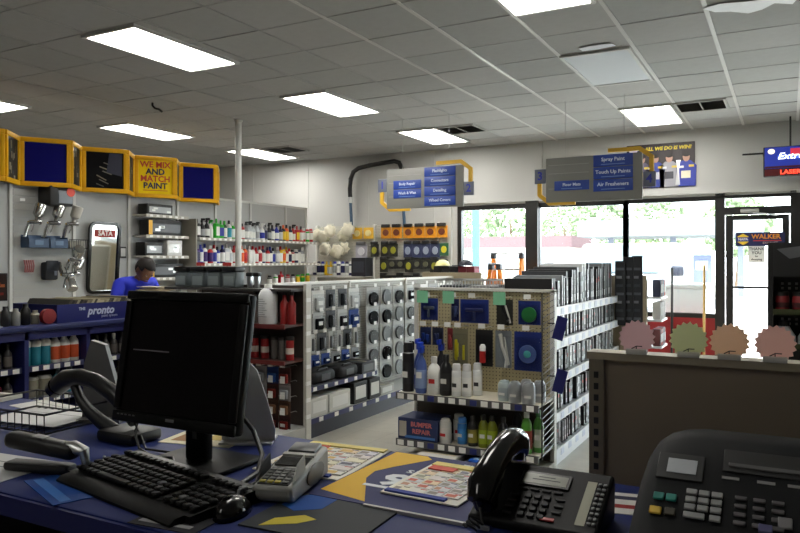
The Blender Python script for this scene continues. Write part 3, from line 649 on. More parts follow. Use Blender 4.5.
m = MB(); m.box(0, .3, 0, .22, 0, .003, mat((200, 200, 204), .6)); tag(obj('paper_sheet', m, None, (-4.98, 2.80, 1.0545), (0, 0, -.2)), 'loose white sheet on top of the papers beside folders', 'paper')
# display screen on a stand at the far left, jars in front of it
t = thing('photo_display', 'small display panel with fiery red picture on a stand', 'display', (-5.03, 3.02, 1.05), -.35)
m = MB(); m.rbox(-.10, .10, -.09, .09, 0, .012, BLACK, .004); obj('base', m, t); m = MB(); m.tube([(0, 0, .01), (0, 0, .22)], .014, BLACK); obj('stem', m, t)
m = MB(); m.rbox(-.012, .012, -.20, .20, .17, .37, BLACK, .006); s_ = obj('panel', m, t)
m = MB(); m.box(.012, .0135, -.19, .19, .18, .36, mat((52, 30, 26), .4)); pc = obj('picture', m, s_)
for k in range(26):
    q = MB(); a = rr.uniform(-.18, .14); b = .23+rr.uniform(-.02, .07); q.box(.0135, .0142, a, a+rr.uniform(.02, .06), b, b+rr.uniform(.008, .03), mat(rr.choice([(170, 60, 34), (196, 110, 60), (140, 40, 30), (110, 80, 70), (60, 60, 70)]), .5)); q = obj('print_patch', q, s_)
for i, (y, h, cc) in enumerate([(3.09, .14, (30, 30, 32)), (3.165, .12, (140, 140, 136)), (3.24, .15, (24, 24, 26)), (3.315, .10, (150, 146, 130))]):
    q = MB(); q.lathe([(.028, 0), (.032, .01), (.032, h*.7), (.018, h*.85), (.018, h)], mat(cc, .3), 12); tag(obj('mixing_bottle', q, None, (-4.80, y, 1.05)), f'small mixing bottle on the counter, {nth(i)} from the left below the display', 'bottle', 'mixing bottles under the display')
q = MB(); q.X = Matrix.Rotation(math.pi/2, 4, 'Y'); q.lathe([(.02, -.025), (.055, -.02), (.055, .02), (.02, .025)], mat((136, 34, 40), .5), 20); tag(obj('tape_roll', q, None, (-4.72, 3.36, 1.106)), 'dark red tape roll beside the folders', 'tape')
# papers on a stand behind the monitor
t = thing('paper_heap', 'heap of cream papers in front of the person behind the monitor', 'papers', (-5.2, 4.81, 1.05), math.radians(-8))
m = MB(); m.rbox(-.13, .13, -.08, .08, 0, .15, mat((120, 112, 98), .7), .01); obj('tray', m, t)
for k in range(9): m = MB(); m.X = Matrix.Translation((0, .02*math.sin(k*2.1), .152+.008*k)) @ Matrix.Rotation(rr.uniform(-.25, .25), 4, 'Z') @ Matrix.Rotation(rr.uniform(-.14, .14), 4, 'X'); m.box(-.14, .14, -.085, .085, 0, .005, mat(rr.choice([(206, 194, 166), (190, 176, 148), (218, 208, 184)]), .7)); obj('sheet', m, t)

# ================================================================ person behind the counter
def person():
    t = thing('person', 'person in a bright blue T-shirt bending over the counter', 'person', (-5.72, 4.88, 0), math.radians(-8))
    SK = mat((122, 84, 66), .55); SH = mat((30, 46, 190), .7); TR_ = mat((40, 42, 54), .8); HR = mat((28, 22, 20), .7); SHOE = mat((24, 24, 26), .5)
    J = {'pel': ((0, 0, .93), .15), 'wa': ((.07, 0, 1.06), .145), 'ch': ((.20, 0, 1.23), .165), 'nk': ((.285, 0, 1.325), .068), 'nk2': ((.325, 0, 1.365), .058)}
    E_ = [('pel', 'wa'), ('wa', 'ch'), ('ch', 'nk'), ('nk', 'nk2')]
    for s, n in ((1, 'l'), (-1, 'r')):
        J.update({n+'sh': ((.215, s*.175, 1.285), .075), n+'el': ((.28, s*.27, 1.06), .048), n+'wr': ((.50, s*.15, 1.10), .032), n+'pa': ((.56, s*.125, 1.10), .034),
                  n+'hip': ((0, s*.10, .88), .11), n+'kn': ((.03, s*.11, .48), .072), n+'an': ((-.03, s*.11, .09), .045), n+'he': ((-.04, s*.11, .045), .042), n+'to': ((.16, s*.13, .035), .036)})
        E_ += [('ch', n+'sh'), (n+'sh', n+'el'), (n+'el', n+'wr'), (n+'wr', n+'pa'), ('pel', n+'hip'), (n+'hip', n+'kn'), (n+'kn', n+'an'), (n+'an', n+'he'), (n+'he', n+'to')]
        for k in range(5):
            a = (k-1.8)*.016 if k else -.05
            b0 = ((.60 if k else .565), s*(.125) + s*a*(-1), 1.10); ln = (.035, .045, .05, .045, .036)[k]
            J[n+'f%da' % k] = (b0, .0105); J[n+'f%db' % k] = ((b0[0]+ln*.7, b0[1]-s*(.02 if not k else 0), 1.095), .009); J[n+'f%dc' % k] = ((b0[0]+ln*1.3, b0[1]-s*(.025 if not k else 0), 1.078), .0075)
            E_ += [(n+'pa', n+'f%da' % k), (n+'f%da' % k, n+'f%db' % k), (n+'f%db' % k, n+'f%dc' % k)]
    ks = list(J); me = bpy.data.meshes.new('body'); me.from_pydata([J[k][0] for k in ks], [(ks.index(a), ks.index(b)) for a, b in E_], [])
    o = bpy.data.objects.new('body', me); COL.objects.link(o)
    md = o.modifiers.new('skin', 'SKIN'); md.use_smooth_shade = True
    for i, k in enumerate(ks): me.skin_vertices[0].data[i].radius = (J[k][1], J[k][1]); me.skin_vertices[0].data[i].use_root = (k == 'pel')
    sd = o.modifiers.new('sub', 'SUBSURF'); sd.levels = 2; sd.render_levels = 2
    dg = bpy.context.evaluated_depsgraph_get(); me2 = bpy.data.meshes.new_from_object(o.evaluated_get(dg)); bpy.data.objects.remove(o)
    # head: shaped ellipsoid with brow, nose, chin, ears; looks down
    bm = bmesh.new(); bmesh.ops.create_uvsphere(bm, u_segments=24, v_segments=18, radius=1)
    for v in bm.verts:
        x, y, z = v.co; jaw = 1-.28*max(0, -z)**1.3
        v.co = Vector((x*.097*(1 if x < 0 else .95), y*.074*jaw, z*.118))
        if x > .75 and abs(y) < .22 and -.35 < z < .2: v.co.x += .02*(1-abs(y)/.22)*(1-abs(z+.15)/.35)
        if x > .5 and .05 < z < .25 and .2 < abs(y) < .6: v.co.x -= .008
        if x > .6 and -.62 < z < -.45 and abs(y) < .35: v.co.x -= .005
        if x > .4 and z < -.75: v.co.x += .01
    for s in (-1, 1):
        r_ = bmesh.ops.create_uvsphere(bm, u_segments=8, v_segments=6, radius=1)
        for v in r_['verts']: v.co = Vector((v.co.x*.018-.008, v.co.y*.009+s*.076, v.co.z*.03-.01))
    HM = Matrix.Translation((.365, 0, 1.425)) @ Matrix.Rotation(.85, 4, 'Y')
    hd = bpy.data.meshes.new('head'); bm.to_mesh(hd); bm.free(); hd.transform(HM)
    bm = bmesh.new(); bm.from_mesh(me2); bm.from_mesh(hd); out = bpy.data.meshes.new('body'); bm.to_mesh(out); bm.free()
    for mm_ in (SK, SH, TR_, SHOE): out.materials.append(mm_)
    for p in out.polygons:
        c = p.center
        if c.z < .075: p.material_index = 3
        elif c.z < .98 and c.x < .22: p.material_index = 2
        elif (c.x-.2)*.55+(c.z-1.23)*.83 < .15 and not (abs(c.y) > .10 and (c.z < 1.14 or c.x > .36)): p.material_index = 1
        else: p.material_index = 0
    out.shade_smooth(); obj('body', out, t)
    bm = bmesh.new(); bmesh.ops.create_uvsphere(bm, u_segments=24, v_segments=16, radius=1)
    for v in list(bm.verts):
        x, y, z = v.co; v.co = Vector((x*.106-.006, y*.083, z*.125+.006)); v['keep'] if False else None
    kill = [v for v in bm.verts if (v.co.z < .03 and v.co.x > -.02) or v.co.z < -.055 or (v.co.x > .06 and v.co.z < .065)]
    bmesh.ops.delete(bm, geom=kill, context='VERTS')
    rr = random.Random(2)
    for v in bm.verts: v.co *= 1+rr.uniform(-.02, .03)
    h = bpy.data.meshes.new('hair'); bm.to_mesh(h); bm.free(); h.transform(HM); h.materials.append(HR); h.shade_smooth()
    ho = obj('hair', h, t); sm = ho.modifiers.new('thick', 'SOLIDIFY'); sm.thickness = .012
    for s in (-1, 1):
        e = MB(); e.lathe([(.003, -.009), (.0095, -.005), (.0105, 0), (.0095, .005), (.003, .009)], mat((120, 104, 96), .3), 10); em = e.mesh('eye'); em.transform(HM @ Matrix.Translation((.084, s*.03, .012))); obj('eye', em, t)
    mth = MB(); mth.rbox(.084, .094, -.022, .022, -.068, -.058, mat((120, 62, 56), .6), .003); em = mth.mesh('mouth'); em.transform(HM); obj('mouth', em, t)
person()

# ================================================================ gondola with clamshell packs (runs away from the counter)
HOOKM = mat((196, 196, 192), .3, .7)
PEGA = peg_mat('pegboard_grey', (168, 166, 158), axis='Y'); PEGB = peg_mat('pegboard_tan', (178, 166, 130), axis='X')
ga = thing('peg_gondola', 'long pegboard gondola with rows of clamshell packs', 'gondola', (-3.95, 0, 0))
for a, b in ((4.97, 6.17), (6.17, 7.39), (7.39, 8.72)):
    m = MB(); m.box(-.02, .012, a+.015, b-.015, .15, 1.29, PEGA); obj('pegboard', m, ga)
for y in (4.97, 6.17, 7.39, 8.72):
    m = MB(); m.box(-.04, .04, y-.015, y+.015, 0, 1.31, GONW); obj('upright', m, ga)
m = MB(); m.box(-.03, .03, 4.97, 8.72, 1.29, 1.315, mat((226, 224, 216), .5)); obj('top_rail', m, ga)
DECK = mat((176, 176, 172), .5); KICK = mat((30, 32, 46), .5)
for a, b in ((4.97, 6.17), (6.17, 7.39), (7.39, 8.72)):
    m = MB(); m.box(.04, .40, a, b, .145, .165, DECK); d = obj('base_deck', m, ga)
    m = MB(); m.box(.37, .39, a, b, 0, .145, KICK); obj('kick_plate', m, ga)
    m = MB(); m.box(.40, .408, a, b, .125, .168, mat((34, 38, 84), .5)); obj('price_rail', m, d)
    y = a+.15
    while y < b-.05: q = MB(); q.box(.408, .411, y-.03, y+.03, .128, .165, TAGW); obj('price_tag', q, d); y += .24
    m = MB(); m.box(-.40, -.04, a, b, .0, .165, DECK); obj('rear_base', m, ga)
m = MB(); m.box(.02, .36, 4.99, 6.15, .40, .42, mat((90, 92, 100), .5)); sh = obj('shelf', m, ga)
m = MB(); m.box(.36, .368, 4.99, 6.15, .385, .425, mat((34, 38, 84), .5)); obj('price_rail', m, sh)
for k in range(7): q = MB(); q.box(.368, .371, 5.06+k*.165, 5.11+k*.165, .388, .422, TAGW); obj('price_tag', q, sh)
m = MB(); m.box(-.42, .43, 8.72, 8.76, 0, 1.36, TAN); obj('end_panel', m, ga)
hook = MB().tube([(0, 0, -.01), (.02, 0, 0), (.19, 0, 0), (.20, 0, .012)], .003, HOOKM, 5).mesh('peg_hook')
tagm = MB().box(.198, .201, -.025, .025, .0, .034, TAGW).mesh('price_tag', False)
def teardrop(w_, h_):
    return [(w_*.5*math.sin(a)*(1 if math.cos(a) < 0 else 1), h_*.5*(math.cos(a)) - (h_*.12 if math.cos(a) < -.5 else 0)) for a in [2*math.pi*k/14 for k in range(14)]]
def clam(w_, h_, inner, card, shape):
    """faces +x, hangs from the origin"""
    c = MB(); c.box(-.004, .0, -w_/2, w_/2, -h_, .02, mat(card, .7, spec=.15))
    s = MB(); s.rbox(.0, .034, -w_*.46, w_*.46, -h_*.97, -h_*.08, CLEAR, .012)
    p = MB(); im = mat(inner, .85, spec=.06)
    zc = -h_*.52
    if shape == 'drop': p.prism([(a, b+zc) for a, b in teardrop(w_*.68, h_*.7)], .004, .026, im, 'x')
    elif shape == 'ring':
        p.X = Matrix.Translation((.012, 0, zc)) @ Matrix.Rotation(math.pi/2, 4, 'Y'); p.lathe([(w_*.2, -.008), (w_*.36, -.008), (w_*.36, .008), (w_*.2, .008)], im, 18)
    elif shape == 'bar':
        p.rbox(.004, .026, -w_*.28, -w_*.04, -h_*.9, -h_*.15, im, .008); p.rbox(.004, .02, w_*.08, w_*.3, -h_*.85, -h_*.2, mat(tuple(min(255, v+50) for v in inner), .4), .008)
    elif shape == 'box': p.rbox(.004, .03, -w_*.34, w_*.34, -h_*.85, -h_*.25, im, .008); p.box(.03, .0315, -w_*.2, w_*.2, -h_*.6, -h_*.4, TAGW)
    return [('card', c.mesh('card', False)), ('product', p.mesh('product')), ('clear_shell', s.mesh('clear_shell'))]
CL = {'black drop': clam(.25, .18, (16, 16, 17), (176, 176, 173), 'drop'), 'grey drop': clam(.24, .18, (96, 98, 98), (170, 170, 167), 'drop'), 'grey ring': clam(.23, .175, (120, 122, 122), (172, 172, 168), 'ring'),
      'black box': clam(.16, .17, (26, 27, 30), (200, 202, 200), 'box'), 'white': clam(.19, .19, (188, 190, 190), (226, 226, 222), 'box'), 'blue': clam(.18, .17, (40, 62, 120), (60, 84, 150), 'box'), 'steel': clam(.07, .15, (130, 132, 134), (206, 206, 202), 'bar'), 'small blue': clam(.13, .085, (40, 62, 120), (60, 84, 150), 'box'), 'small black': clam(.13, .085, (24, 24, 26), (150, 152, 154), 'box'), 'dark': clam(.15, .15, (40, 42, 46), (96, 98, 102), 'bar')}
def hang(parent, base, k, ch, label, cat, rz, group, d=.165, nm='clamshell_pack'):
    """hook and tag belong to the fixture; the pack is its own thing. base = point on the board"""
    pl = Vector(parent.location)
    loc = Vector(base)-pl
    obj('peg_hook', hook, parent, loc, (0, 0, rz)); obj('price_tag', tagm, parent, loc, (0, 0, rz))
    dx = Vector((math.cos(rz), math.sin(rz), 0))*d
    put(nm, ch, label, cat, Vector(base)+dx+Vector((0, 0, -.024)), rz, group)
rows = [1.245, 1.05, .855, .66, .465]
RN = ['top', 'second', 'third', 'fourth', 'fifth']
rr = random.Random(31)
cnt = {r_: 0 for r_ in range(5)}
secs = [(5.10, 6.12, None), (6.24, 7.36, 7), (7.46, 8.66, 7)]
layout1 = {0: ['black box', 'white', 'dark', 'dark', 'white'], 1: ['dark', 'black box', 'dark', 'black box', 'blue'], 2: ['steel', 'steel', 'dark', 'steel', 'steel', 'dark', 'steel'], 3: ['small black', 'small blue', 'small blue', 'small black', 'small blue', 'small black']}
lay2 = [['black drop', 'grey ring', 'black drop', 'black box'], ['black drop', 'black drop', 'grey ring', 'grey drop'], ['grey drop', 'grey ring', 'grey drop', 'grey drop'], ['grey drop', 'black drop', 'grey ring', 'black drop'], ['white', 'black drop', 'grey ring', 'grey drop']]
lay3 = [['white', 'grey drop', 'white', 'white', 'grey drop'], ['black box', 'grey ring', 'white', 'grey drop', 'white'], ['black drop', 'dark', 'grey ring', 'grey drop'], ['grey ring', 'black drop', 'grey drop', 'dark'], ['grey drop', 'grey ring', 'black drop', 'white']]
for r_ in range(5):
    seq = []
    if r_ in layout1: ks = layout1[r_]; seq += [(k, 5.10+(6.12-5.10)*(i+.5)/len(ks)) for i, k in enumerate(ks)]
    ks = lay2[r_]; seq += [(k, 6.24+(7.36-6.24)*(i+.5)/len(ks)) for i, k in enumerate(ks)]
    ks = lay3[r_]; seq += [(k, 7.46+(8.66-7.46)*(i+.5)/len(ks)) for i, k in enumerate(ks)]
    for i, (k, y) in enumerate(seq):
        hang(ga, (-3.938, y, rows[r_]), k, CL[k], f'{k} clamshell pack, {nth(i)} from the left on the {RN[r_]} peg row', 'pack', 0, 'clamshell packs on the peg gondola')
# goods on its lower shelf and deck
def duffel(loc, L, label, cc=(20, 20, 22)):
    t = thing('tool_bag', label, 'bag', loc); m = MB(); m.rbox(0, .26, 0, L, 0, .115, mat(cc, .7), .045, 4); obj('body', m, t)
    m = MB(); m.tube([(.20, L*.25, .10), (.22, L*.3, .128), (.22, L*.7, .128), (.20, L*.75, .10)], .009, BLACK); obj('handle', m, t); m = MB(); m.box(.26, .262, L*.3, L*.7, .03, .085, mat((70, 72, 76), .5)); obj('front_patch', m, t)
duffel((-3.88, 5.14, .42), .34, 'black tool bag, left one on the blue-railed lower shelf'); duffel((-3.86, 5.52, .42), .32, 'black tool bag, middle one on the blue-railed lower shelf')
def carton(loc, w_, l_, h_, c, label, name='carton', cat='box', tape=None, front=None, rz=0):
    t = thing(name, label, cat, loc, rz); m = MB(); m.rbox(0, w_, 0, l_, 0, h_, mat(c, .6), .004, 1); obj('body', m, t)
    m = MB(); m.box(w_, w_+.0015, l_*.12, l_*.88, h_*.2, h_*.8, mat(front or tuple(max(0, v-60) for v in c), .5)); obj('front_print', m, t)
    m = MB(); m.box(w_*.1, w_*.9, l_*.46, l_*.54, h_, h_+.001, mat(tape or (190, 180, 150), .5)); obj('top_tape', m, t)
    return t
carton((-3.87, 5.88, .42), .28, .24, .11, (44, 46, 50), 'dark grey carton at the right end of the lower shelf', front=(90, 94, 96))
carton((-3.88, 5.02, .165), .30, .26, .16, (196, 196, 190), 'white carton, first from the left on the base deck', front=(220, 220, 216))
carton((-3.88, 5.31, .165), .30, .34, .16, (206, 206, 200), 'wide white carton, second from the left on the base deck', front=(224, 224, 220))
carton((-3.88, 5.70, .165), .31, .24, .20, (22, 22, 24), 'black and white carton in the middle of the base deck', front=(210, 210, 206)); carton((-3.86, 5.97, .165), .30, .20, .20, (22, 22, 24), 'black carton with a light end on the base deck', front=(200, 200, 194)); carton((-3.86, 6.22, .165), .28, .26, .085, (150, 150, 142), 'grey carton right of the black ones on the base deck', front=(190, 190, 184))

# ================================================================ end cap of that gondola, towards the counter
ea = thing('end_cap_display', 'end display of red tubes and blister packs right of the monitor', 'display', (-4.15, 4.95, 0))
m = MB(); m.box(-.60, .58, -.02, .0, .1, 1.30, mat((70, 62, 58), .6)); obj('back_board', m, ea)
for x in (-.62, .58): m = MB(); m.box(x, x+.03, -.05, .02, 0, 1.315, GONW); obj('upright', m, ea)
m = MB(); m.box(-.6, .6, -.38, -.02, 0, .12, DECK); obj('base_deck', m, ea)
for z in (.985, .69):
    m = MB(); m.box(-.59, .58, -.30, -.02, z-.02, z, mat((70, 40, 36), .5)); s = obj('shelf', m, ea); m = MB(); m.box(-.59, .58, -.308, -.30, z-.03, z+.005, mat((104, 40, 38), .5)); obj('price_rail', m, s)
wl = MB().box(.585, .60, -.03, .03, -.017, .017, TAGW).mesh('side_tag', False)
for k in range(8): obj('side_tag', wl, ea, (.012, -.02, .2+k*.14))
REDT = [('tube', MB().lathe([(.035, 0), (.035, .16), (.03, .165)], mat((150, 26, 28), .4), 14).mesh('tube')), ('cap', MB().lathe([(.037, .165), (.037, .19), (.03, .195)], BLACK, 14).mesh('cap')), ('label_band', MB().lathe([(.0355, .05), (.0355, .10)], mat((206, 196, 186), .5), 14).mesh('label_band'))]
GRYT = [('tube', MB().lathe([(.03, 0), (.03, .16)], mat((96, 92, 88), .4), 14).mesh('tube')), ('cap', MB().lathe([(.031, .16), (.031, .18), (.025, .185)], mat((50, 46, 44), .5), 14).mesh('cap'))]
for i, (x, p, d) in enumerate([(-.10, GRYT, 'grey tube'), (-.02, GRYT, 'grey tube'), (.08, REDT, 'red tube'), (.16, REDT, 'red tube'), (.27, REDT, 'red tube'), (.37, GRYT, 'grey tube'), (.45, GRYT, 'grey tube'), (.53, REDT, 'red tube')]):
    put('sealant_tube', p, f'{d}, {nth(i)} from the monitor on the middle shelf', 'tube', (ea.location.x+x, 4.78, .69), 0, 'tubes on the end display')
t = thing('white_jug', 'white plastic jug with a printed sheet on the upper shelf', 'jug', (-3.83, 4.76, .985)); m = MB(); m.lathe([(.075, 0), (.08, .01), (.08, .24), (.06, .28), (.03, .30)], mat((214, 216, 218), .4), 18); obj('body', m, t); m = MB(); m.lathe([(.034, .295), (.034, .325), (.03, .33)], WHITE, 14); obj('cap', m, t)
for k in range(9): m = MB(); m.box(-.05, .05-.02*(k % 3), -.0815, -.081, .06+k*.018, .064+k*.018, mat((130, 132, 138), .6)); obj('print_line', m, t)
for i, (x, c) in enumerate([(.15, (120, 108, 100)), (.46, (150, 28, 26)), (.535, (130, 24, 24))]):
    q = MB(); q.lathe([(.036, 0), (.036, .17), (.016, .20), (.016, .24), (.01, .25)], mat(c, .4), 14); qc = MB(); qc.lathe([(.02, .24), (.02, .27)], BLACK, 10)
    put('sealer_bottle', [('body', q.mesh('body')), ('cap', qc.mesh('cap'))], ['grey bottle left of the white jug', 'red bottle right beside the white jug', 'dark red bottle at the upright, right of the jug'][i], 'bottle', (ea.location.x+x, 4.80, .985), 0, 'bottles beside the white jug')
t = thing('price_flag', 'orange round price flag beside the white jug', 'tag', (-3.98, 4.62, 1.0)); m = MB(); m.X = Matrix.Rotation(math.pi/2, 4, 'X'); m.lathe([(.045, -.002), (.045, .002)], mat((230, 120, 30), .5), 18); obj('disc', m, t); m = MB(); m.tube([(0, 0, -.04), (0, .01, -.01)], .003, WHITE); obj('stem', m, t)
bl = {k: clam(.115, .125, a, b, 'box') for k, a, b in (('blue', (50, 90, 160), (40, 60, 110)), ('dark red', (120, 40, 36), (70, 44, 42)), ('brown', (120, 84, 60), (84, 60, 50)), ('grey', (150, 152, 156), (150, 146, 146)))}
for r_, z in enumerate((.63, .50, .37, .24)):
    for i in range(9):
        k = rr.choice(['blue', 'grey', 'dark red', 'grey', 'dark red']) if r_ < 2 else rr.choice(['dark red', 'brown', 'grey', 'dark red'])
        hang(ea, (-4.66+i*.125, 4.93, z), k, bl[k], f'{k} blister pack, {nth(i)} from the left on end display row {ORD[r_]}', 'pack', -math.pi/2, 'blister packs on the end display', nm='blister_pack')
# grey canisters with black lids standing on its top
CAN = [('body', MB().rbox(-.075, .075, -.06, .06, 0, .14, mat((96, 104, 106), .45), .015).mesh('body')), ('lid', MB().rbox(-.08, .08, -.065, .065, .14, .185, BLACK, .01).mesh('lid')), ('label_plate', MB().box(-.055, .055, -.062, -.06, .02, .10, mat((128, 138, 140), .4)).mesh('label_plate', False))]
m = MB(); m.box(-.85, .58, -.22, .1, 1.255, 1.275, mat((60, 58, 58), .6)); obj('top_shelf', m, ea)
for x in (-.84,): m = MB(); m.box(x, x+.03, -.05, .02, 0, 1.255, GONW); obj('upright', m, ea)
for i, x in enumerate((-.70, -.50, -.31, -.13)): put('tool_canister', CAN, f'grey canister with black lid above the monitor, {nth(i)} from the left', 'canister', (ea.location.x+x, 4.84, 1.275), 0, 'canisters above the monitor')
for i, x in enumerate((-.62, -.30)):
    t = thing('header_card', f'small red header card above the grey canisters, {nth(i)} one', 'card', (ea.location.x+x, 4.95, 1.275), 0); m = MB(); m.box(-.05, .05, -.002, .002, .19, .22, mat((190, 60, 56), .5)); obj('card', m, t); m = MB(); m.tube([(0, 0, 0), (0, 0, .19)], .003, DGREY); obj('stem', m, t)
for i, x in enumerate((.05, .13)):
    t = thing('spring_clamp', f'black and silver spring clamp beside the canisters, {nth(i)} one', 'clamp', (ea.location.x+x, 4.85, 1.275)); m = MB(); m.rbox(-.02, .02, -.02, .02, 0, .12, STEEL, .008); obj('jaw', m, t); m = MB(); m.rbox(-.03, .03, -.025, .025, .10, .135, BLACK, .008); obj('grip', m, t)
# ================================================================ wall display with yellow cards, far corner
wu = thing('wall_pegboard', 'pegboard wall display with yellow cards under the black hose', 'display', (-6.2, WY-.06, 0))
m = MB(); m.box(-1.10, 1.26, .0, .05, .1, 2.12, peg_mat('pegboard_pale', (196, 194, 184), axis='X')); obj('pegboard', m, wu)
for x in (-1.12, .05, 1.25): m = MB(); m.box(x, x+.03, -.03, .05, 0, 2.14, WHITE); obj('upright', m, wu)
m = MB(); m.box(-1.1, 1.26, -.45, 0, .0, .14, DECK); obj('base_deck', m, wu)
m = MB(); m.box(-1.1, .05, -.34, 0, 1.25, 1.27, DECK); sh = obj('shelf', m, wu); m = MB(); m.box(-1.1, .05, -.348, -.34, 1.24, 1.275, WHITE); obj('price_rail', m, sh)
rr = random.Random(77)
def wpack(w_, h_, top, body, dot, dark=True):
    m = MB(); m.box(-w_/2, w_/2, -.012, 0, -h_, 0, mat(body, .5)); q = [('card', m.mesh('card', False))]
    if top: m = MB(); m.rbox(-w_*.4, w_*.4, -.05, -.0, -.01, .045, mat(top, .6), .01); q.append(('hanger_top', m.mesh('hanger_top')))
    if dot: m = MB(); m.prism([(w_*.3*math.cos(a)*1.0, -h_*.5+h_*.28*math.sin(a)) for a in [k*.524 for k in range(12)]], -.03, -.012, mat(dot, .6), 'y'); q.append(('sample', m.mesh('sample')))
    return q
YC = wpack(.19, .19, (30, 28, 24), (224, 150, 30), (110, 50, 20)); YC2 = wpack(.19, .19, None, (226, 176, 50), (230, 214, 150)); BC = wpack(.16, .23, (26, 26, 26), (52, 60, 96), (150, 160, 180)); BY = wpack(.155, .21, (24, 24, 24), (40, 40, 36), (150, 150, 40)); BK = wpack(.15, .15, None, (30, 30, 30), (90, 90, 70)); GC = wpack(.15, .2, None, (40, 90, 60), (200, 190, 40)); WC = wpack(.22, .24, (90, 90, 92), (170, 168, 178), (205, 205, 210))
def wrow(items, z, y=WY-.14, nm='hanging_card', what='peg row'):
    for i, (x, p, d) in enumerate(items): put(nm, p, f'{d}, {nth(i)} from left on wall display {what}', 'pack', (x, y, z), 0, 'packs on the wall display')
wrow([(-6.42, YC2, 'pale yellow card'), (-6.20, YC2, 'yellow card')] + [(-5.86+k*.20, YC, 'orange-yellow card with brown sample') for k in range(2)] + [(-5.44+k*.20, YC, 'orange-yellow card with brown sample') for k in range(4)], 2.08, what='top row')
wrow([(-6.34, WC, 'grey bagged pack'), (-6.08, BY, 'dark pack')] + [(-5.88, BY, 'black and yellow pack'), (-5.72, BY, 'black and yellow pack')] + [(-5.45+k*.165, BC, 'black and blue pack') for k in range(4)] + [(-4.80, GC, 'green and yellow pack')], 1.80, what='second row')
wrow([(-5.9+k*.155, BK if k % 3 else BY, 'black pack with yellow mark') for k in range(8)], 1.54, what='third row')
wrow([(-5.9+k*.155, BK if k % 2 else BY, 'small black pack') for k in range(8)], 1.28, what='fourth row')
# fluffy polishing bonnets
def bonnet(r_):
    bm = bmesh.new(); bmesh.ops.create_icosphere(bm, subdivisions=3, radius=1); q = random.Random(int(r_*999))
    for v in bm.verts: k = 1+q.uniform(-.12, .12)+.10*math.sin(7*v.co.x)*math.sin(6*v.co.z); k *= 1+.18*math.sin(9*v.co.x+5*v.co.z+r_*300)*math.cos(8*v.co.z); v.co = Vector((v.co.x*r_*k, v.co.y*r_*.35*k, v.co.z*r_*k*.9))
    me = bpy.data.meshes.new('pad'); bm.to_mesh(me); bm.free(); me.materials.append(mat((224, 218, 198), .9, noise=.08, scale=40)); me.shade_smooth()
    c = MB(); c.box(-r_*.6, r_*.6, -.004, .004, r_*.7, r_*1.05, mat((206, 206, 196), .5))
    return [('pad', me), ('header_card', c.mesh('header_card', False))]
BN = [bonnet(.12), bonnet(.13), bonnet(.115)]
for i, (x, z) in enumerate([(-7.24, 1.98), (-7.06, 1.93), (-6.85, 2.03), (-6.70, 1.96), (-6.56, 2.04), (-6.95, 1.72), (-6.72, 1.73), (-6.78, 1.68)]):
    put('polishing_bonnet', BN[i % 3], f'fluffy cream polishing bonnet, {nth(i)} of those beside the yellow cards', 'bonnet', (x, WY-.13-.10*(i % 3), z), 0, 'polishing bonnets on the wall display')
wb = [('navy','can','white','white'),('white','can','navy','navy'),('white','can','blue','navy'),('yellow','jug','yellow','white'),('yellow','bottle','yellow','white'),('white','can','blue','grey'),('navy','can','white','white'),('white','can','blue','navy'),('white','can','navy','grey'),('navy','can','white','white'),('white','can','navy','navy')]
for i, (c, k, cp, lb) in enumerate(wb):
    key = (c, k, cp, lb, 'w')
    if key not in LB: LB[key] = lbottle({'can': .037, 'jug': .04, 'bottle': .037}[k], .24, CN[c], CN[cp], CN[lb], k)
    put(KINDN[k][0], LB[key], f'{c} {KINDN[k][1]} below the bonnets, {nth(i)} from the left', KINDN[k][1], (-7.2+i*.082, WY-.28, 1.27), 0, 'cans under the polishing bonnets')
carton((-6.22, WY-.42, 1.27), .24, .27, .30, (26, 28, 34), 'tall dark carton right of the cans under the bonnets', front=(46, 50, 60), rz=-math.pi/2)
# low shelf near the window: caps, maroon boxes
lt = thing('window_shelf', 'low shelf unit by the first window stacked with boxes', 'shelf', (-4.55, 9.35, 0))
m = MB(); m.box(0, .66, 0, .4, 0, .1, DECK); obj('base', m, lt); m = MB(); m.box(0, .66, .38, .4, .1, 1.28, TAN); obj('back', m, lt)
for z in (.5, .9, 1.28): m = MB(); m.box(0, .66, 0, .38, z-.02, z, DECK); obj('shelf', m, lt)
for x in (0, .63): m = MB(); m.box(x, x+.03, 0, .03, .1, 1.26, GONW); obj('post', m, lt)
for i, (x, c, nmz) in enumerate([(.01, (30, 30, 34), 'black'), (.14, (40, 40, 46), 'black'), (.27, (28, 26, 34), 'dark'), (.40, (110, 26, 44), 'maroon'), (.53, (104, 24, 40), 'maroon')]):
    carton((-4.55+x, 9.42, 1.28), .12, .2, .16, c, f'small {nmz} box on the window shelf, {nth(i)} from the left', front=tuple(min(255, v+30) for v in c))
q = MB(); q.lathe([(.11, 0), (.10, .03), (.085, .06), (.04, .085), (.01, .09)], mat((230, 222, 160), .6), 18); qb = MB(); qb.rbox(-.09, .09, -.2, -.07, 0, .012, mat((236, 230, 180), .6), .005)
put('display_cap', [('crown', q.mesh('crown')), ('brim', qb.mesh('brim'))], 'pale yellow cap on the box by the window', 'cap', (-4.44, 9.52, 1.445), .5)
q2 = MB(); q2.lathe([(.11, 0), (.10, .03), (.085, .06), (.04, .085), (.01, .09)], mat((24, 28, 44), .6), 18); qb2 = MB(); qb2.rbox(-.09, .09, -.2, -.07, 0, .012, mat((24, 28, 44), .6), .005)
put('display_cap', [('crown', q2.mesh('crown')), ('brim', qb2.mesh('brim'))], 'dark cap beside the pale yellow cap by the window', 'cap', (-4.08, 9.54, 1.445), -.4)
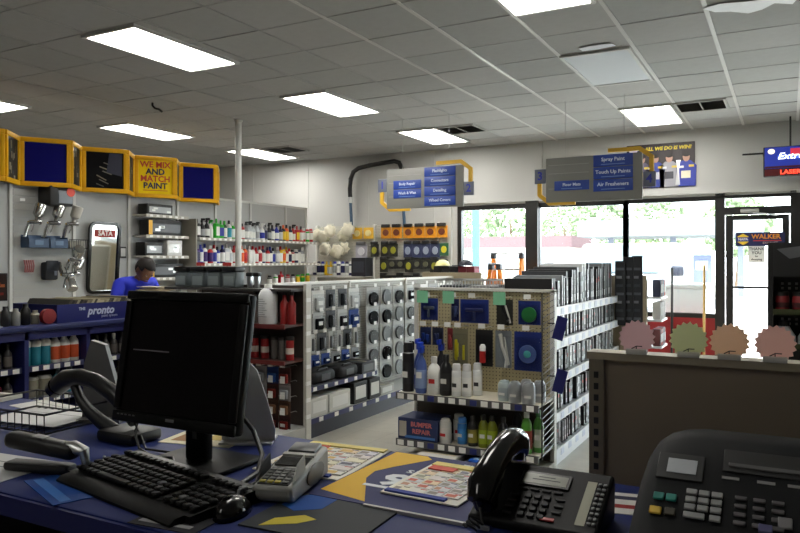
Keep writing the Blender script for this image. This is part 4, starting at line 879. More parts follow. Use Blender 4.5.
# ladders
def ladder(loc, rz, h, label, sp=.13):
    t = thing('step_ladder', label, 'ladder', loc, rz, 'orange ladders by the window'); O = mat((226, 130, 26), .45)
    for s in (-1, 1):
        m = MB(); m.tube([(s*.20, -.22, 0), (s*sp, 0, h)], .032, O, 6); obj('front_rail', m, t); m = MB(); m.tube([(s*.20, .26, 0), (s*sp, .04, h-.04)], .024, O, 6); obj('rear_rail', m, t)
        m = MB(); m.rbox(s*sp-.035, s*sp+.035, -.04, .06, h-.05, h+.02, mat((60, 62, 70), .5), .01); obj('end_cap', m, t)
    for k in range(5): f = (k+.7)/5.4; m = MB(); w_ = .20+(sp-.20)*f; m.box(-w_, w_, -.22*(1-f)-.04, -.22*(1-f)+.04, h*f-.012, h*f+.012, STEEL); obj('step', m, t)
    m = MB(); m.rbox(-sp-.03, sp+.03, -.05, .07, h+.02, h+.045, mat((150, 152, 160), .4), .01); obj('top_cap', m, t)
ladder((-3.66, 10.12, 0), .0, 1.60, 'orange step ladder by the first window, the taller one', .22); ladder((-3.60, 9.45, 0), .0, 1.44, 'shorter orange step ladder in front of the taller one', .06)
# inverted-U hose
def hose():
    t = thing('hose_arch', 'black and blue hose arched high above the wall display', 'hose', (-5.58, 10.40, 0))
    up = [(-1.01, 0, 2.55), (-1.02, 0, 2.76), (-1.005, 0, 2.92), (-.95, 0, 3.04), (-.84, 0, 3.10), (-.63, 0, 3.13), (-.32, 0, 3.16), (-.15, 0, 3.17), (-.06, 0, 3.14), (-.02, 0, 3.06), (0, 0, 2.92), (.01, 0, 2.55)]
    m = MB(); m.tube(up, .038, mat((24, 24, 26), .5), 12); obj('black_hose', m, t)
    for x, x2 in ((-1.01, -.985), (.01, .04)): m = MB(); m.tube([(x, 0, 2.57), (x2, 0, 2.10)], .026, mat((50, 80, 106), .4), 10); obj('blue_pipe', m, t); m = MB(); m.lathe([(.044, 2.51), (.044, 2.61)], STEEL, 12, (x, 0, 0)); obj('clamp', m, t)
hose()

# ================================================================ hanging aisle signs
def sign(x0, left, right, nums, label):
    t = thing('aisle_sign', label, 'sign', (x0, 7.95, 2.17), group='hanging aisle signs'); W_, H_ = 1.05, .50
    GR = mat((124, 124, 120), .5); BL = mat((28, 62, 150), .45); YS = mat((206, 160, 30), .5); LT = mat((206, 216, 236), .5); TG = mat((96, 102, 120), .5)
    m = MB(); m.rbox(0, W_, -.02, .02, 0, H_, GR, .006); b = obj('board', m, t)
    for z in (H_*.30, H_*.64, H_*.83): m = MB(); m.box(.03, W_*.46, -.0215, -.02, z, z+.006, mat((150, 150, 146), .5)); obj('groove', m, b)
    def plate(x, w_, z, h_, s):
        m = MB(); m.rbox(x, x+w_, -.027, -.02, z, z+h_, BL, .003); p = obj('plate', m, b)
        o = obj('lettering', text_mesh(s, h_*.43, LT, bold=.001), p, (x+w_/2, -.0275, z+h_*.58), (math.pi/2, 0, 0))
        q = MB(); q.box(x+w_*.2, x+w_*.8, -.0285, -.027, z+h_*.15, z+h_*.21, mat((110, 140, 200), .5)); obj('underline', q, p)
    n = len(left); hl = .115
    for i, s in enumerate(left): plate(.10, .39, .13+(n-1-i)*hl, hl-.008, s)
    n = len(right); hr = .48/4 if n > 3 else .135
    for i, s in enumerate(right): plate(.535, .42, (.02 if n > 3 else .10)+(n-1-i)*hr, hr-.006, s)
    for (x, z, s) in ((-.135, .22, nums[0]), (W_+.005, .13, nums[1])):
        m = MB(); m.rbox(x, x+.13, -.012, .012, z, z+.165, TG, .006); p = obj('number_tag', m, t); obj('lettering', text_mesh(s, .13, mat((36, 48, 160), .5), bold=.003), p, (x+.065, -.0128, z+.083), (math.pi/2, 0, 0))
    m = MB()
    for pts in ([(-.10, .22), (-.055, .22), (-.055, .10), (.045, .02), (.33, .02), (.33, -.03), (.03, -.03), (-.10, .08)], [(W_+.115, .29), (W_+.07, .29), (W_+.07, .44), (W_-.04, .52), (W_-.36, .52), (W_-.36, .565), (W_-.02, .565), (W_+.115, .46)]):
        m = MB(); m.prism(pts, -.016, .016, YS, 'y'); obj('yellow_arm', m, t)
    for x in (.22, .86): m = MB(); m.tube([(x, 0, H_), (x, 0, CZ-2.17)], .003, mat((170, 170, 170), .4, .6), 5); obj('hanger_wire', m, t)
sign(-4.48, ['Body Repair', 'Wash & Wax'], ['Flashlights', 'Connectors', 'Detailing', 'Wheel Covers'], '12', 'hanging aisle sign reading Body Repair, Wash & Wax')
sign(-2.41, ['Floor Mats'], ['Spray Paint', 'Touch Up Paints', 'Air Fresheners'], '34', 'hanging aisle sign reading Floor Mats and Spray Paint')

# ================================================================ end cap facing the counter (tan pegboard)
eb = thing('tan_end_display', 'tan pegboard end display of car care goods facing the counter', 'display', (-1.985, 4.95, 0))
m = MB(); m.box(-.53, .52, -.012, .012, .1, 1.285, PEGB); obj('pegboard', m, eb)
for x in (-.55, .52): m = MB(); m.box(x, x+.03, -.03, .03, 0, 1.30, GONW); obj('upright', m, eb)
m = MB(); m.box(-.55, .55, -.03, .03, 1.285, 1.305, GONW); obj('top_rail', m, eb)
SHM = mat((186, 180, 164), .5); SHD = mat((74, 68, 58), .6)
for z in (.55, .215):
    m = MB(); m.box(-.52, .54, -.36, -.012, z-.018, z, SHM); s = obj('shelf', m, eb); m = MB(); m.box(-.525, .545, -.372, -.36, z-.045, z+.004, mat((78, 78, 80), .5)); obj('price_rail', m, s)
    for k in range(13):
        q = MB(); q.box(-.51+k*.081, -.51+k*.081+.05, -.3745, -.372, z-.04, z-.002, TAGW if k % 4 != 3 else mat((30, 40, 110), .5)); obj('price_tag', q, s)
m = MB(); m.box(-.55, .55, -.46, -.012, .0, .10, mat((170, 168, 160), .5)); obj('base_deck', m, eb)
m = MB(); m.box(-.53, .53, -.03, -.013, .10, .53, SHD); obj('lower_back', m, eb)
# wire wing at its right side
wg = MB()
for k in range(26): wg.tube([(.545, -.30, .2+k*.042), (.548, -.02, .23+k*.042)], .0035, mat((60, 60, 62), .4), 4)
for y in (-.30, -.02): wg.tube([(.546, y, .18), (.546, y, 1.29)], .005, mat((60, 60, 62), .4), 5)
obj('wire_wing', wg, eb)
hk2 = hook
def bcard(w_, h_, cc, shape, ic, extra=None):
    c = MB(); c.box(-.003, 0, -w_/2, w_/2, -h_, .01, mat(cc, .4)); p = MB(); im = mat(ic, .4); zc = -h_*.55
    if shape == 'disc': p.X = Matrix.Translation((.006, 0, zc)) @ Matrix.Rotation(math.pi/2, 4, 'Y'); p.lathe([(w_*.33, -.006), (w_*.33, .012), (w_*.27, .014)], im, 20)
    elif shape == 'gun': p.rbox(.002, .02, -w_*.3, w_*.32, zc+.01, zc+.035, im, .006); p.rbox(.002, .02, -w_*.06, w_*.06, zc-h_*.32, zc+.01, im, .006)
    elif shape == 'strap': p.tube([(.015, -w_*.15, -.01), (.02, 0, -h_*.4), (.02, w_*.28, -h_*.75), (.015, w_*.2, -h_*.98)], .014, im, 8); p.tube([(.02, w_*.1, -.03), (.022, w_*.25, -h_*.5), (.02, w_*.4, -h_*.9)], .007, mat((190, 190, 180), .4), 6)
    elif shape == 'bits':
        q = random.Random(int(w_*1e4+ic[0]))
        for k in range(4): a = q.uniform(-w_*.3, w_*.3); p.rbox(.002, .018, a-.008, a+.008, zc-h_*q.uniform(.1, .35), zc+h_*q.uniform(.1, .3), im, .004)
    elif shape == 'wheel': p.X = Matrix.Translation((.006, 0, zc)) @ Matrix.Rotation(math.pi/2, 4, 'Y'); p.lathe([(w_*.12, -.004), (w_*.13, .016), (w_*.1, .02)], im, 16); p.lathe([(w_*.3, -.004), (w_*.32, .006), (w_*.3, .01), (w_*.2, .011)], mat((70, 90, 150), .4), 20)
    elif shape == 'can': p.lathe([(w_*.17, -h_*.88, RED), (w_*.17, -h_*.55, WHITE), (w_*.17, -h_*.42, WHITE), (w_*.1, -h_*.36, WHITE)], WHITE, 12, (.028, 0, 0))
    out = [('card', c.mesh('card', False)), ('product', p.mesh('product'))]
    if extra != 'open': s = MB(); s.rbox(0, .035, -w_*.47, w_*.47, -h_*.98, -h_*.1, CLEAR, .01); out.append(('clear_shell', s.mesh('clear_shell')))
    return out
NB = (24, 44, 120); DB = (20, 28, 84)
HB = [(-2.34, 1.245, bcard(.14, .15, NB, 'gun', (70, 80, 96)), 'blue blister pack with small grey gun, top row left'), (-2.13, 1.245, bcard(.06, .15, DB, 'bits', (60, 70, 110)), 'narrow dark blue pack between the green tags'),
      (-1.98, 1.245, bcard(.22, .16, NB, 'gun', (30, 40, 90)), 'wide blue blister pack in the middle of the top row'), (-1.75, 1.25, bcard(.12, .17, (52, 50, 44), 'strap', (24, 24, 24)), 'black strap pack hanging under the right green tag'),
      (-1.57, 1.245, bcard(.16, .155, NB, 'disc', (26, 110, 52)), 'blue card with green round handle, top right'), (-2.37, 1.03, bcard(.09, .12, (40, 50, 90), 'bits', (30, 60, 140)), 'small blue tool card at the left of the second row'),
      (-2.27, 1.03, bcard(.09, .12, (52, 56, 76), 'bits', (40, 50, 90)), 'small grey-blue tool card, second of the second row'), (-2.17, 1.03, bcard(.045, .15, (130, 44, 50), 'bits', (160, 60, 60)), 'narrow red card in the second row'),
      (-2.09, 1.03, bcard(.12, .25, (120, 116, 92), 'bits', (196, 186, 30)), 'clear bag of yellow tools in the second row'), (-1.905, 1.03, bcard(.13, .25, (28, 28, 30), 'can', (200, 200, 200)), 'black pack holding a red and white can'),
      (-1.76, 1.03, bcard(.12, .25, (124, 130, 136), 'strap', (196, 196, 190)), 'clear bag with white nozzle and orange base'), (-1.58, 1.03, bcard(.20, .26, NB, 'wheel', (60, 150, 150)), 'large blue blister pack with round dial, second row right')]
for x, z, p, lb in HB: hang(eb, (x, 4.935, z), None, p, lb, 'pack', -math.pi/2, 'packs on the tan end display', d=.15, nm='blister_pack')
gt = MB(); gt.box(-.045, .045, -.202, -.199, -.055, .035, mat((130, 200, 160), .5)); gtm = gt.mesh('green_tag', False)
for x in (-2.37, -2.16, -1.77): obj('green_tag', gtm, eb, (x+1.985, -.02, 1.255))
# goods standing on its two shelves
def cbottle(r_, h, body, cap, lab, kind='can', n=16, lab2=None):
    B, C, L = mat(body, .3), mat(cap, .4), mat(lab, .45)
    m, c, l = MB(), MB(), MB()
    if kind == 'can': m.lathe([(r_*.94, 0, STEEL), (r_, .006, B), (r_, h*.76, B), (r_*.95, h*.79, STEEL), (r_*.7, h*.82, STEEL)], B, n); c.lathe([(r_*.86, h*.8), (r_*.86, h*.95), (r_*.75, h)], C, n); l.lathe([(r_+.0006, h*.16), (r_+.0006, h*.6)], L, n)
    elif kind == 'bottle': m.lathe([(r_*.93, 0), (r_, .01), (r_, h*.62), (r_*.8, h*.74), (r_*.42, h*.82), (r_*.42, h*.86)], B, n); c.lathe([(r_*.5, h*.84), (r_*.5, h*.98), (r_*.42, h)], C, n); l.lathe([(r_+.0006, h*.12), (r_+.0006, h*.55)], L, n)
    elif kind == 'trigger': m.lathe([(r_*.93, 0), (r_, .01), (r_, h*.52), (r_*.8, h*.62), (r_*.36, h*.72), (r_*.34, h*.78)], B, n); c.rbox(-r_*.45, r_*.45, -r_*.5, r_*.6, h*.78, h*.92, C, .005); c.rbox(-r_*.3, r_*.3, -r_*1.3, r_*.5, h*.9, h, C, .006); l.lathe([(r_+.0006, h*.1), (r_+.0006, h*.46)], L, n)
    elif kind == 'jar':
        if body[0] == 176: B = C = L = mat(body, .3, .75)
        m.lathe([(r_*.95, 0), (r_, .008), (r_, h*.78), (r_*.85, h*.9)], B, n); c.lathe([(r_*.8, h*.88), (r_*.7, h*.97), (r_*.4, h)], C, n); l.lathe([(r_+.0006, h*.15), (r_+.0006, h*.65)], L, n)
    s = MB()
    s.box(-r_*.5, r_*.5, -r_-.0012, -r_-.0006, h*.3, h*.42, mat(lab2 or (220, 220, 216), .5))
    return [('body', m.mesh('body')), ('cap', c.mesh('cap')), ('label_band', l.mesh('label_band'), [('print_mark', s.mesh('print_mark', False))])]
SI = (176, 180, 184)
UP = [(-2.45, 4.66, cbottle(.043, .36, (20, 20, 22), (20, 20, 22), (34, 34, 38), 'can'), 'tall black aerosol can at the left end of the upper shelf'), (-2.345, 4.66, cbottle(.042, .37, (70, 90, 150), (30, 70, 200), (130, 150, 190), 'trigger'), 'blue trigger bottle beside the tall black can'),
      (-2.42, 4.78, cbottle(.04, .38, (40, 60, 130), (26, 60, 190), (60, 80, 150), 'trigger'), 'blue trigger bottle behind the tall black can'), (-2.25, 4.80, cbottle(.04, .38, (24, 24, 28), (30, 60, 180), (60, 60, 66), 'trigger'), 'dark trigger bottle with blue head behind the white one'),
      (-2.24, 4.66, cbottle(.047, .27, (220, 220, 216), (200, 200, 196), (222, 222, 220), 'bottle', lab2=(190, 40, 40)), 'white bottle with a red mark on the upper shelf'), (-2.145, 4.66, cbottle(.045, .29, (24, 24, 26), (20, 20, 22), (40, 40, 42), 'bottle'), 'black bottle left of the white cans'),
      (-2.06, 4.65, cbottle(.034, .23, (216, 218, 218), (200, 200, 200), (226, 226, 224), 'can', lab2=(40, 40, 44)), 'white aerosol can, left one of three'), (-1.99, 4.67, cbottle(.034, .23, (216, 218, 218), (200, 200, 200), (226, 226, 224), 'can', lab2=(40, 40, 44)), 'white aerosol can, middle one of three'), (-1.945, 4.76, cbottle(.034, .23, (216, 218, 218), (200, 200, 200), (226, 226, 224), 'can', lab2=(40, 40, 44)), 'white aerosol can, rear one of three'),
      (-1.71, 4.67, cbottle(.045, .14, (160, 172, 172), (150, 164, 164), (150, 160, 164), 'jar'), 'pale grey jar, leftmost of the jars on the upper shelf'), (-1.625, 4.64, cbottle(.043, .145, SI, SI, (140, 144, 148), 'jar'), 'silver jar, second of the jars on the upper shelf'), (-1.58, 4.75, cbottle(.043, .145, SI, SI, (140, 144, 148), 'jar'), 'silver jar standing behind the other jars, upper shelf'), (-1.525, 4.63, cbottle(.045, .15, SI, SI, (140, 144, 148), 'jar'), 'silver jar in front at the right end of upper shelf'), (-1.485, 4.74, cbottle(.043, .145, SI, SI, (140, 144, 148), 'jar'), 'silver jar in the rear right corner of upper shelf')]
NMK = lambda lb: ('aerosol_can', 'can') if ' can' in lb else ('jar', 'jar') if ' jar' in lb else ('trigger_bottle', 'bottle') if 'trigger' in lb else ('car_care_bottle', 'bottle')
for x, y, p, lb in UP: put(NMK(lb)[0], p, lb, NMK(lb)[1], (x, y, .55), random.uniform(-.2, .2), 'goods on the tan end display')
YG = (150, 170, 30)
LO = [(-2.14, 4.64, cbottle(.043, .15, (206, 204, 200), (214, 214, 210), (210, 206, 200), 'jar', lab2=(190, 30, 34)), 'white jar with red mark beside the repair box'), (-2.09, 4.76, cbottle(.04, .16, (212, 212, 208), (190, 190, 186), (216, 216, 212), 'can', lab2=(190, 30, 34)), 'white can with red mark behind the white jar'), (-2.02, 4.66, cbottle(.034, .16, (60, 130, 200), (50, 110, 180), (60, 140, 210), 'can'), 'light blue can on the lower shelf'),
      (-1.94, 4.66, cbottle(.036, .18, (34, 34, 36), (24, 24, 26), (150, 140, 60), 'bottle'), 'black bottle with olive label on the lower shelf'), (-1.86, 4.66, cbottle(.036, .19, (120, 130, 30), (30, 30, 30), YG, 'bottle'), 'yellow-green bottle, left one of two'), (-1.795, 4.66, cbottle(.036, .19, (120, 130, 30), (30, 30, 30), YG, 'bottle'), 'yellow-green bottle, right one of two'),
      (-1.715, 4.66, cbottle(.036, .19, (24, 24, 30), (18, 18, 20), (40, 40, 60), 'bottle'), 'black bottle right of the yellow-green ones'), (-1.635, 4.64, cbottle(.038, .15, (20, 20, 26), (20, 20, 22), (90, 90, 100), 'jar'), 'short black jar on the lower shelf'), (-1.65, 4.77, cbottle(.036, .24, (20, 20, 24), (18, 18, 20), (40, 44, 60), 'bottle'), 'tall black bottle behind the short black jar'),
      (-1.545, 4.65, cbottle(.038, .24, (90, 160, 60), (200, 204, 200), (150, 60, 50), 'bottle'), 'green bottle with red label at the shelf end'), (-1.485, 4.72, cbottle(.036, .24, (80, 150, 60), (60, 120, 60), (180, 190, 170), 'bottle'), 'green bottle with pale label at the shelf end')]
for x, y, p, lb in LO: put(NMK(lb)[0], p, lb, NMK(lb)[1], (x, y, .215), random.uniform(-.2, .2), 'goods on the tan end display', scale=(1.0, 1.0, 1.18))
t = thing('repair_kit_box', 'blue repair kit carton with red lettering on the lower shelf', 'box', (-2.505, 4.60, .215)); m = MB(); m.rbox(0, .32, 0, .24, 0, .155, mat((28, 44, 92), .45), .004, 1); b = obj('carton', m, t)
for s, z in (('BUMPER', .112), ('REPAIR', .062)): obj('lettering', text_mesh(s, .046, mat((200, 110, 110), .5), bold=.0015), b, (.19, -.001, z), (math.pi/2, 0, 0))
m = MB(); m.box(.012, .07, -.0012, 0, .02, .13, mat((176, 170, 160), .5)); obj('photo_print', m, b); m = MB(); m.box(.06, .30, -.0012, 0, .012, .03, mat((70, 120, 190), .5)); obj('print_band', m, b)
carton((-2.30, 4.42, .10), .3, .30, .05, (196, 194, 186), 'flat pale carton lying on the base of the tan display', rz=0)
q = MB(); q.rbox(0, .2, 0, .12, 0, .05, mat((30, 90, 190), .4), .012); ql = MB(); ql.box(.03, .17, .03, .09, .05, .051, mat((150, 190, 230), .5)); put('blue_pouch', [('pack', q.mesh('pack')), ('label_patch', ql.mesh('label_patch', False))], 'bright blue packet lying on the base of the display', 'packet', (-1.92, 4.52, .10), .1)
# blue tags clipped at the side of the wire wing
for i, z in enumerate((.98, .62)):
    t = thing('sign_clip', ['upper', 'lower'][i]+' dark blue plastic flag at the side of the wire wing', 'tag', (-1.42, 4.84, z)); m = MB(); m.X = Matrix.Rotation(.25, 4, 'Y'); m.box(0, .075, -.03, -.027, 0, .16, mat((24, 28, 96), .4)); obj('flag', m, t); m = MB(); m.tube([(-.03, -.028, .1), (.02, -.028, .1)], .005, BLACK, 5); obj('clip', m, t)

# ================================================================ gondola of wiper blades behind it
gc = thing('wiper_gondola', 'white shelved gondola of boxed wiper blades', 'gondola', (-1.45, 0, 0))
m = MB(); m.box(-.55, -.52, 4.99, 7.20, .1, 1.28, TAN); obj('spine_panel', m, gc)
WS = mat((232, 234, 238), .4)
for z in (1.17, .935, .68, .415, .155):
    m = MB(); m.box(-.52, -.01, 5.0, 7.15, z-.02, z, WS); s = obj('shelf', m, gc); m = MB(); m.box(-.01, .006, 5.0, 7.15, z-.058, z+.006, WS); obj('price_rail', m, s)
    for k in range(10): q = MB(); q.box(.006, .008, 5.12+k*.205, 5.20+k*.205, z-.05, z-.004, mat((210, 216, 232), .5)); obj('price_tag', q, s)
m = MB(); m.box(-.03, 0, 4.985, 5.015, 0, 1.30, WS); obj('upright', m, gc)
m = MB(); m.box(-.52, -.05, 5.0, 7.15, 0, .135, WS); obj('base', m, gc)
m = MB(); m.box(-1.0, -.56, 5.0, 7.15, 0, .14, DECK); obj('rear_base', m, gc); m = MB(); m.box(-1.0, -.56, 5.0, 7.15, 1.22, 1.24, DECK); obj('rear_top_shelf', m, gc)
m = MB(); m.box(-1.0, .25, 7.21, 7.25, 0, 1.37, TAN); obj('far_end_panel', m, gc)
WP = {}
rr = random.Random(5)
def wiper(w_, h_, tone):
    key = (w_, h_, tone)
    if key not in WP:
        c = {'black': (26, 27, 30), 'grey': (120, 124, 128), 'white': (216, 218, 220), 'charcoal': (60, 62, 66), 'red-striped black': (30, 28, 30)}[tone]
        m = MB(); m.rbox(-.36, 0, -w_/2, w_/2, 0, h_, mat(c, .4), .003, 1); q = MB(); q.box(0, .001, -w_*.32, w_*.32, h_*.1, h_*.28, mat((200, 204, 206) if tone != 'white' else (60, 64, 70), .5)); q3 = MB(); q3.box(0, .001, -w_*.3, w_*.3, h_*.55, h_*.7, mat((170, 50, 46), .5) if 'red' in tone else mat((150, 156, 160), .5))
        WP[key] = [('sleeve', m.mesh('sleeve')), ('spine_print', q.mesh('spine_print', False)), ('spine_mark', q3.mesh('spine_mark', False))]
    return WP[key]
for si, z in enumerate((1.17, .935, .68, .415, .155)):
    y = 5.06; i = 0
    while y < 7.1 and i < 38:
        w_ = rr.choice([.03, .036, .044, .05]); tone = rr.choice(['black', 'black', 'charcoal', 'grey', 'white', 'red-striped black', 'white' if si else 'grey'])
        h_ = rr.choice([.16, .17, .18]) if si else round(.17+.12*min(1, (y-5.0)/1.0)+rr.choice([0, .03, -.02]), 2)
        put('wiper_blade_box', wiper(w_, h_, tone), f'{tone} wiper blade box, {nth(i)} from the near end, {ORD[si]} shelf down', 'box', (-1.47-rr.uniform(0, .03), y+w_/2, z), 0, 'wiper blade boxes')
        y += w_+rr.choice([.008, .012, .02]); i += 1
# long black cartons lying over the gondola and tall black cards at its far end
for i, (x, y, z, L, r_) in enumerate([(-1.97, 6.0, 1.32, .16, .0), (-1.96, 6.45, 1.37, .2, .0), (-1.96, 6.92, 1.42, .22, .0)]):
    q = MB(); q.rbox(-L/2, L/2, -.2, .2, 0, .06, mat((18, 18, 20), .4), .004, 1); ql = MB(); ql.box(-L*.4, L*.4, -.2012, -.2, .015, .04, mat((70, 72, 78), .5)); tt = put('long_carton', [('sleeve', q.mesh('sleeve')), ('side_print', ql.mesh('side_print', False))], f'long black carton lying on top of the wiper gondola, {nth(i)} from near', 'box', (x, y, z), r_, 'long cartons over the wipers')
    q = MB(); q.box(-.02, .02, -.02, .02, 1.24-z, 0, GONW); obj('support', q, tt)
for i, (x, y, h) in enumerate([(-1.42, 7.10, .62), (-1.36, 7.17, .66), (-1.28, 7.19, .67)]):
    q = MB(); q.rbox(-.05, .05, -.012, .012, 0, h, mat((30, 32, 36), .35), .004, 1); qls = []
    for k in range(7): ql = MB(); qls.append(ql); ql.box(-.035, .035-.01*(k % 3), -.0132, -.012, .05+k*.08, .075+k*.08, mat([(90, 94, 100), (60, 64, 70), (130, 132, 136)][k % 3], .4))
    put('tall_blade_card', [('card', q.mesh('card'))]+[('print_strip', ql.mesh('print_strip', False)) for ql in qls], f'tall black blade card at the far end of wipers, {nth(i)} from left', 'pack', (x, y, .89), 0, 'tall cards at the far end')
# wire baskets on top, behind the tan display
for i in range(4):
    t = thing('wire_basket', f'white wire basket behind the tan display top, {nth(i)} from the left', 'basket', (-2.30+(i%2)*.25, 5.15+.24*(i//2), 1.24), 0, 'wire baskets behind the tan display'); 
    m = MB()
    for z in (.0, .06, .12): m.tube([(-.11, -.1, z), (.11, -.1, z), (.11, .1, z), (-.11, .1, z), (-.11, -.1, z)], .004, STEEL, 5)
    obj('rim_wires', m, t); m = MB()
    for k in range(9): m.tube([(-.11+k*.0275, -.1, 0), (-.11+k*.0275, -.1, .12)], .003, STEEL, 4); m.tube([(-.11+k*.0275, .1, 0), (-.11+k*.0275, .1, .12)], .003, STEEL, 4)
    obj('upright_wires', m, t); m = MB(); m.rbox(-.09, .09, -.08, .08, .004, .08, mat([(60, 62, 66), (150, 150, 150), (40, 42, 48), (110, 112, 116)][i], .5), .008); obj('contents', m, t)
# small shelf rack on the far side of the end panel
fr = thing('end_rack', 'narrow white rack of bagged goods behind the tan end panel', 'rack', (-1.30, 7.26, 0))
m = MB(); m.box(0, .10, 0, .03, 0, 1.32, TAN); obj('back', m, fr)
m = MB(); m.box(0, .24, .03, .40, 0, .12, DECK); obj('base', m, fr)
for z in (.42, .68, .94, 1.16): m = MB(); m.box(0, .23, .03, .40, z-.02, z, WS); obj('shelf', m, fr)
for zi, z in enumerate((.42, .68, .94, 1.16)):
    for k in range(4):
        c = rr.choice([(170, 60, 50), (210, 210, 206), (60, 66, 90), (110, 60, 60), (190, 190, 186)])
        q = MB(); q.rbox(-.04, .04, -.02, .02, 0, .17, mat(c, .5), .012); ql = MB(); ql.box(.04, .041, -.015, .015, .04, .12, mat((226, 226, 222), .5)); put('bagged_part', [('bag', q.mesh('bag')), ('label_patch', ql.mesh('label_patch', False))], f'bagged part on the narrow rack, {nth(k)} on shelf {ORD[zi]} from the floor', 'bag', (-1.12, 7.33+k*.085, z), 0, 'bagged parts on the narrow rack')
# broom sticks and window signs
for x, c, h, lb in ((-1.37, (26, 24, 24), 1.42, 'dark broom handle leaning by the third window'), (-.97, (196, 160, 90), 1.46, 'pale wooden broom handle left of the door')):
    t = thing('broom', lb, 'broom', (x, 10.2, 0)); m = MB(); m.tube([(0, 0, .12), (0, .05, h)], .016, mat(c, .5), 8); obj('handle', m, t); m = MB(); m.rbox(-.14, .14, -.03, .03, 0, .13, mat((120, 96, 50), .8), .02); obj('head', m, t)
m = MB(); m.box(-.11, .11, -.004, 0, -.04, .04, BLACK); q = put('window_sticker', [('plate', m.mesh('plate', False)), ('lettering', text_mesh('OPEN', .05, mat((200, 200, 200), .5)))], 'small black sign on the glass left of the door', 'sign', (-.97, WY+.05, 1.53)); q.children[1].rotation_euler = (math.pi/2, 0, 0); q.children[1].location = (0, -.0045, 0)
t = thing('door_brand_sign', 'dark blue NAPA WALKER sign on the door glass', 'sign', (-.32, WY+.02, 1.80))
m = MB(); m.prism(rrect(-.29, .29, -.09, .09, .02), -.006, .006, mat((24, 30, 84), .45), 'y'); b = obj('plate', m, t)
m = MB(); m.prism([(-.20+.075*math.cos(a), .075*math.sin(a)) for a in [k*math.pi/3+math.pi/6 for k in range(6)]], -.008, -.006, mat((236, 200, 60), .5), 'y'); e = obj('emblem', m, b)
m = MB(); m.box(-.275, -.125, -.0095, -.008, -.028, .028, mat((28, 44, 130), .5)); obj('emblem_band', m, e); obj('lettering', text_mesh('NAPA', .045, mat((240, 240, 240), .5), bold=.001), e, (-.20, -.0102, 0), (math.pi/2, 0, 0))
obj('lettering', text_mesh('WALKER', .085, mat((230, 150, 50), .5), bold=.002), b, (.07, -.0068, .032), (math.pi/2, 0, 0)); m = MB(); m.box(-.08, .25, -.0068, -.006, -.025, -.015, mat((200, 50, 40), .5)); obj('red_line', m, b); obj('lettering', text_mesh('EXHAUST', .04, mat((210, 190, 180), .5)), b, (.12, -.0068, -.05), (math.pi/2, 0, 0))
t = thing('thank_you_sign', 'white THANK YOU paper sign taped below the NAPA sign', 'sign', (-.36, WY+.035, 1.60)); m = MB(); m.box(-.10, .10, -.001, .001, -.11, .11, TAGW); b = obj('sheet', m, t)
for s, z, h in (('THANK', .07, .055), ('YOU', .02, .055), ('for', -.025, .03), ('shopping', -.065, .036)): obj('lettering', text_mesh(s, h, INK, bold=.001), b, (0, -.0015, z), (math.pi/2, 0, 0))

# ================================================================ poster and lit sign on the storefront wall
t = thing('racing_poster', 'poster of racing team with yellow heading ALL WE DO IS WIN!', 'poster', (-1.56, WY-.012, 2.84))
m = MB(); m.box(-.45, .45, -.004, .008, -.305, .305, mat((38, 26, 30), .5)); b = obj('sheet', m, t)
obj('lettering', text_mesh('ALL WE DO IS WIN!', .068, mat((226, 200, 40), .5), bold=.003, shear=.15), b, (.10, -.0048, .235), (math.pi/2, 0, 0))
m = MB(); m.prism([(-.36+.06*math.cos(a), .23+.05*math.sin(a)) for a in [k*math.pi/4 for k in range(8)]], -.0055, -.004, mat((206, 190, 200), .5), 'y'); obj('round_emblem', m, b)
def figure(x, s, suit, accent):
    m = MB(); sk = mat((178, 140, 124), .6)
    m.prism([(x-.11*s, -.30), (x+.11*s, -.30), (x+.12*s, -.02), (x+.05*s, .05), (x-.05*s, .05), (x-.12*s, -.02)], -.0050, -.004, mat(suit, .5), 'y')
    m.prism([(x+.042*s*math.cos(a), .10+.06*s*math.sin(a)) for a in [k*.628 for k in range(10)]], -.0056, -.0052, sk, 'y'); m.prism([(x+.046*s*math.cos(a), .135+.03*s*math.sin(a)) for a in [k*.628 for k in range(10)]], -.0062, -.0057, mat((40, 34, 34), .6), 'y')
    m.box(x-.06*s, x+.05*s, -.0058, -.0052, -.19, -.09, mat(accent, .5)); m.box(x-.09*s, x-.03*s, -.0058, -.0052, -.05, -.02, mat((200, 200, 210), .5)); m.box(x+.03*s, x+.09*s, -.0058, -.0052, -.04, -.01, mat((206, 180, 70), .5)); obj('printed_figure', m, b)
figure(-.24, 1.0, (90, 84, 110), (210, 200, 150)); figure(-.06, 1.05, (40, 56, 140), (190, 190, 196)); figure(.12, 1.1, (150, 150, 160), (60, 60, 70)); figure(.34, 1.1, (36, 50, 150), (220, 214, 190))
m = MB(); m.prism([(.20, -.28), (.26, -.28), (.245, -.06), (.27, .06), (.21, .06), (.225, -.06)], -.007, -.0064, mat((196, 196, 200), .3, .7), 'y'); obj('printed_trophy', m, b)
t = thing('lit_sign', 'blue backlit wall sign with red LASER strip on a bracket', 'sign', (-.27, WY-.35, 2.57))
m = MB(); m.rbox(0, .80, -.05, .05, 0, .44, BLACK, .008); b = obj('cabinet', m, t)
m = MB(); m.box(.015, .785, -.0525, -.05, .115, .43, mat((30, 44, 130), .4, emit=.55)); f = obj('backlit_face', m, b)
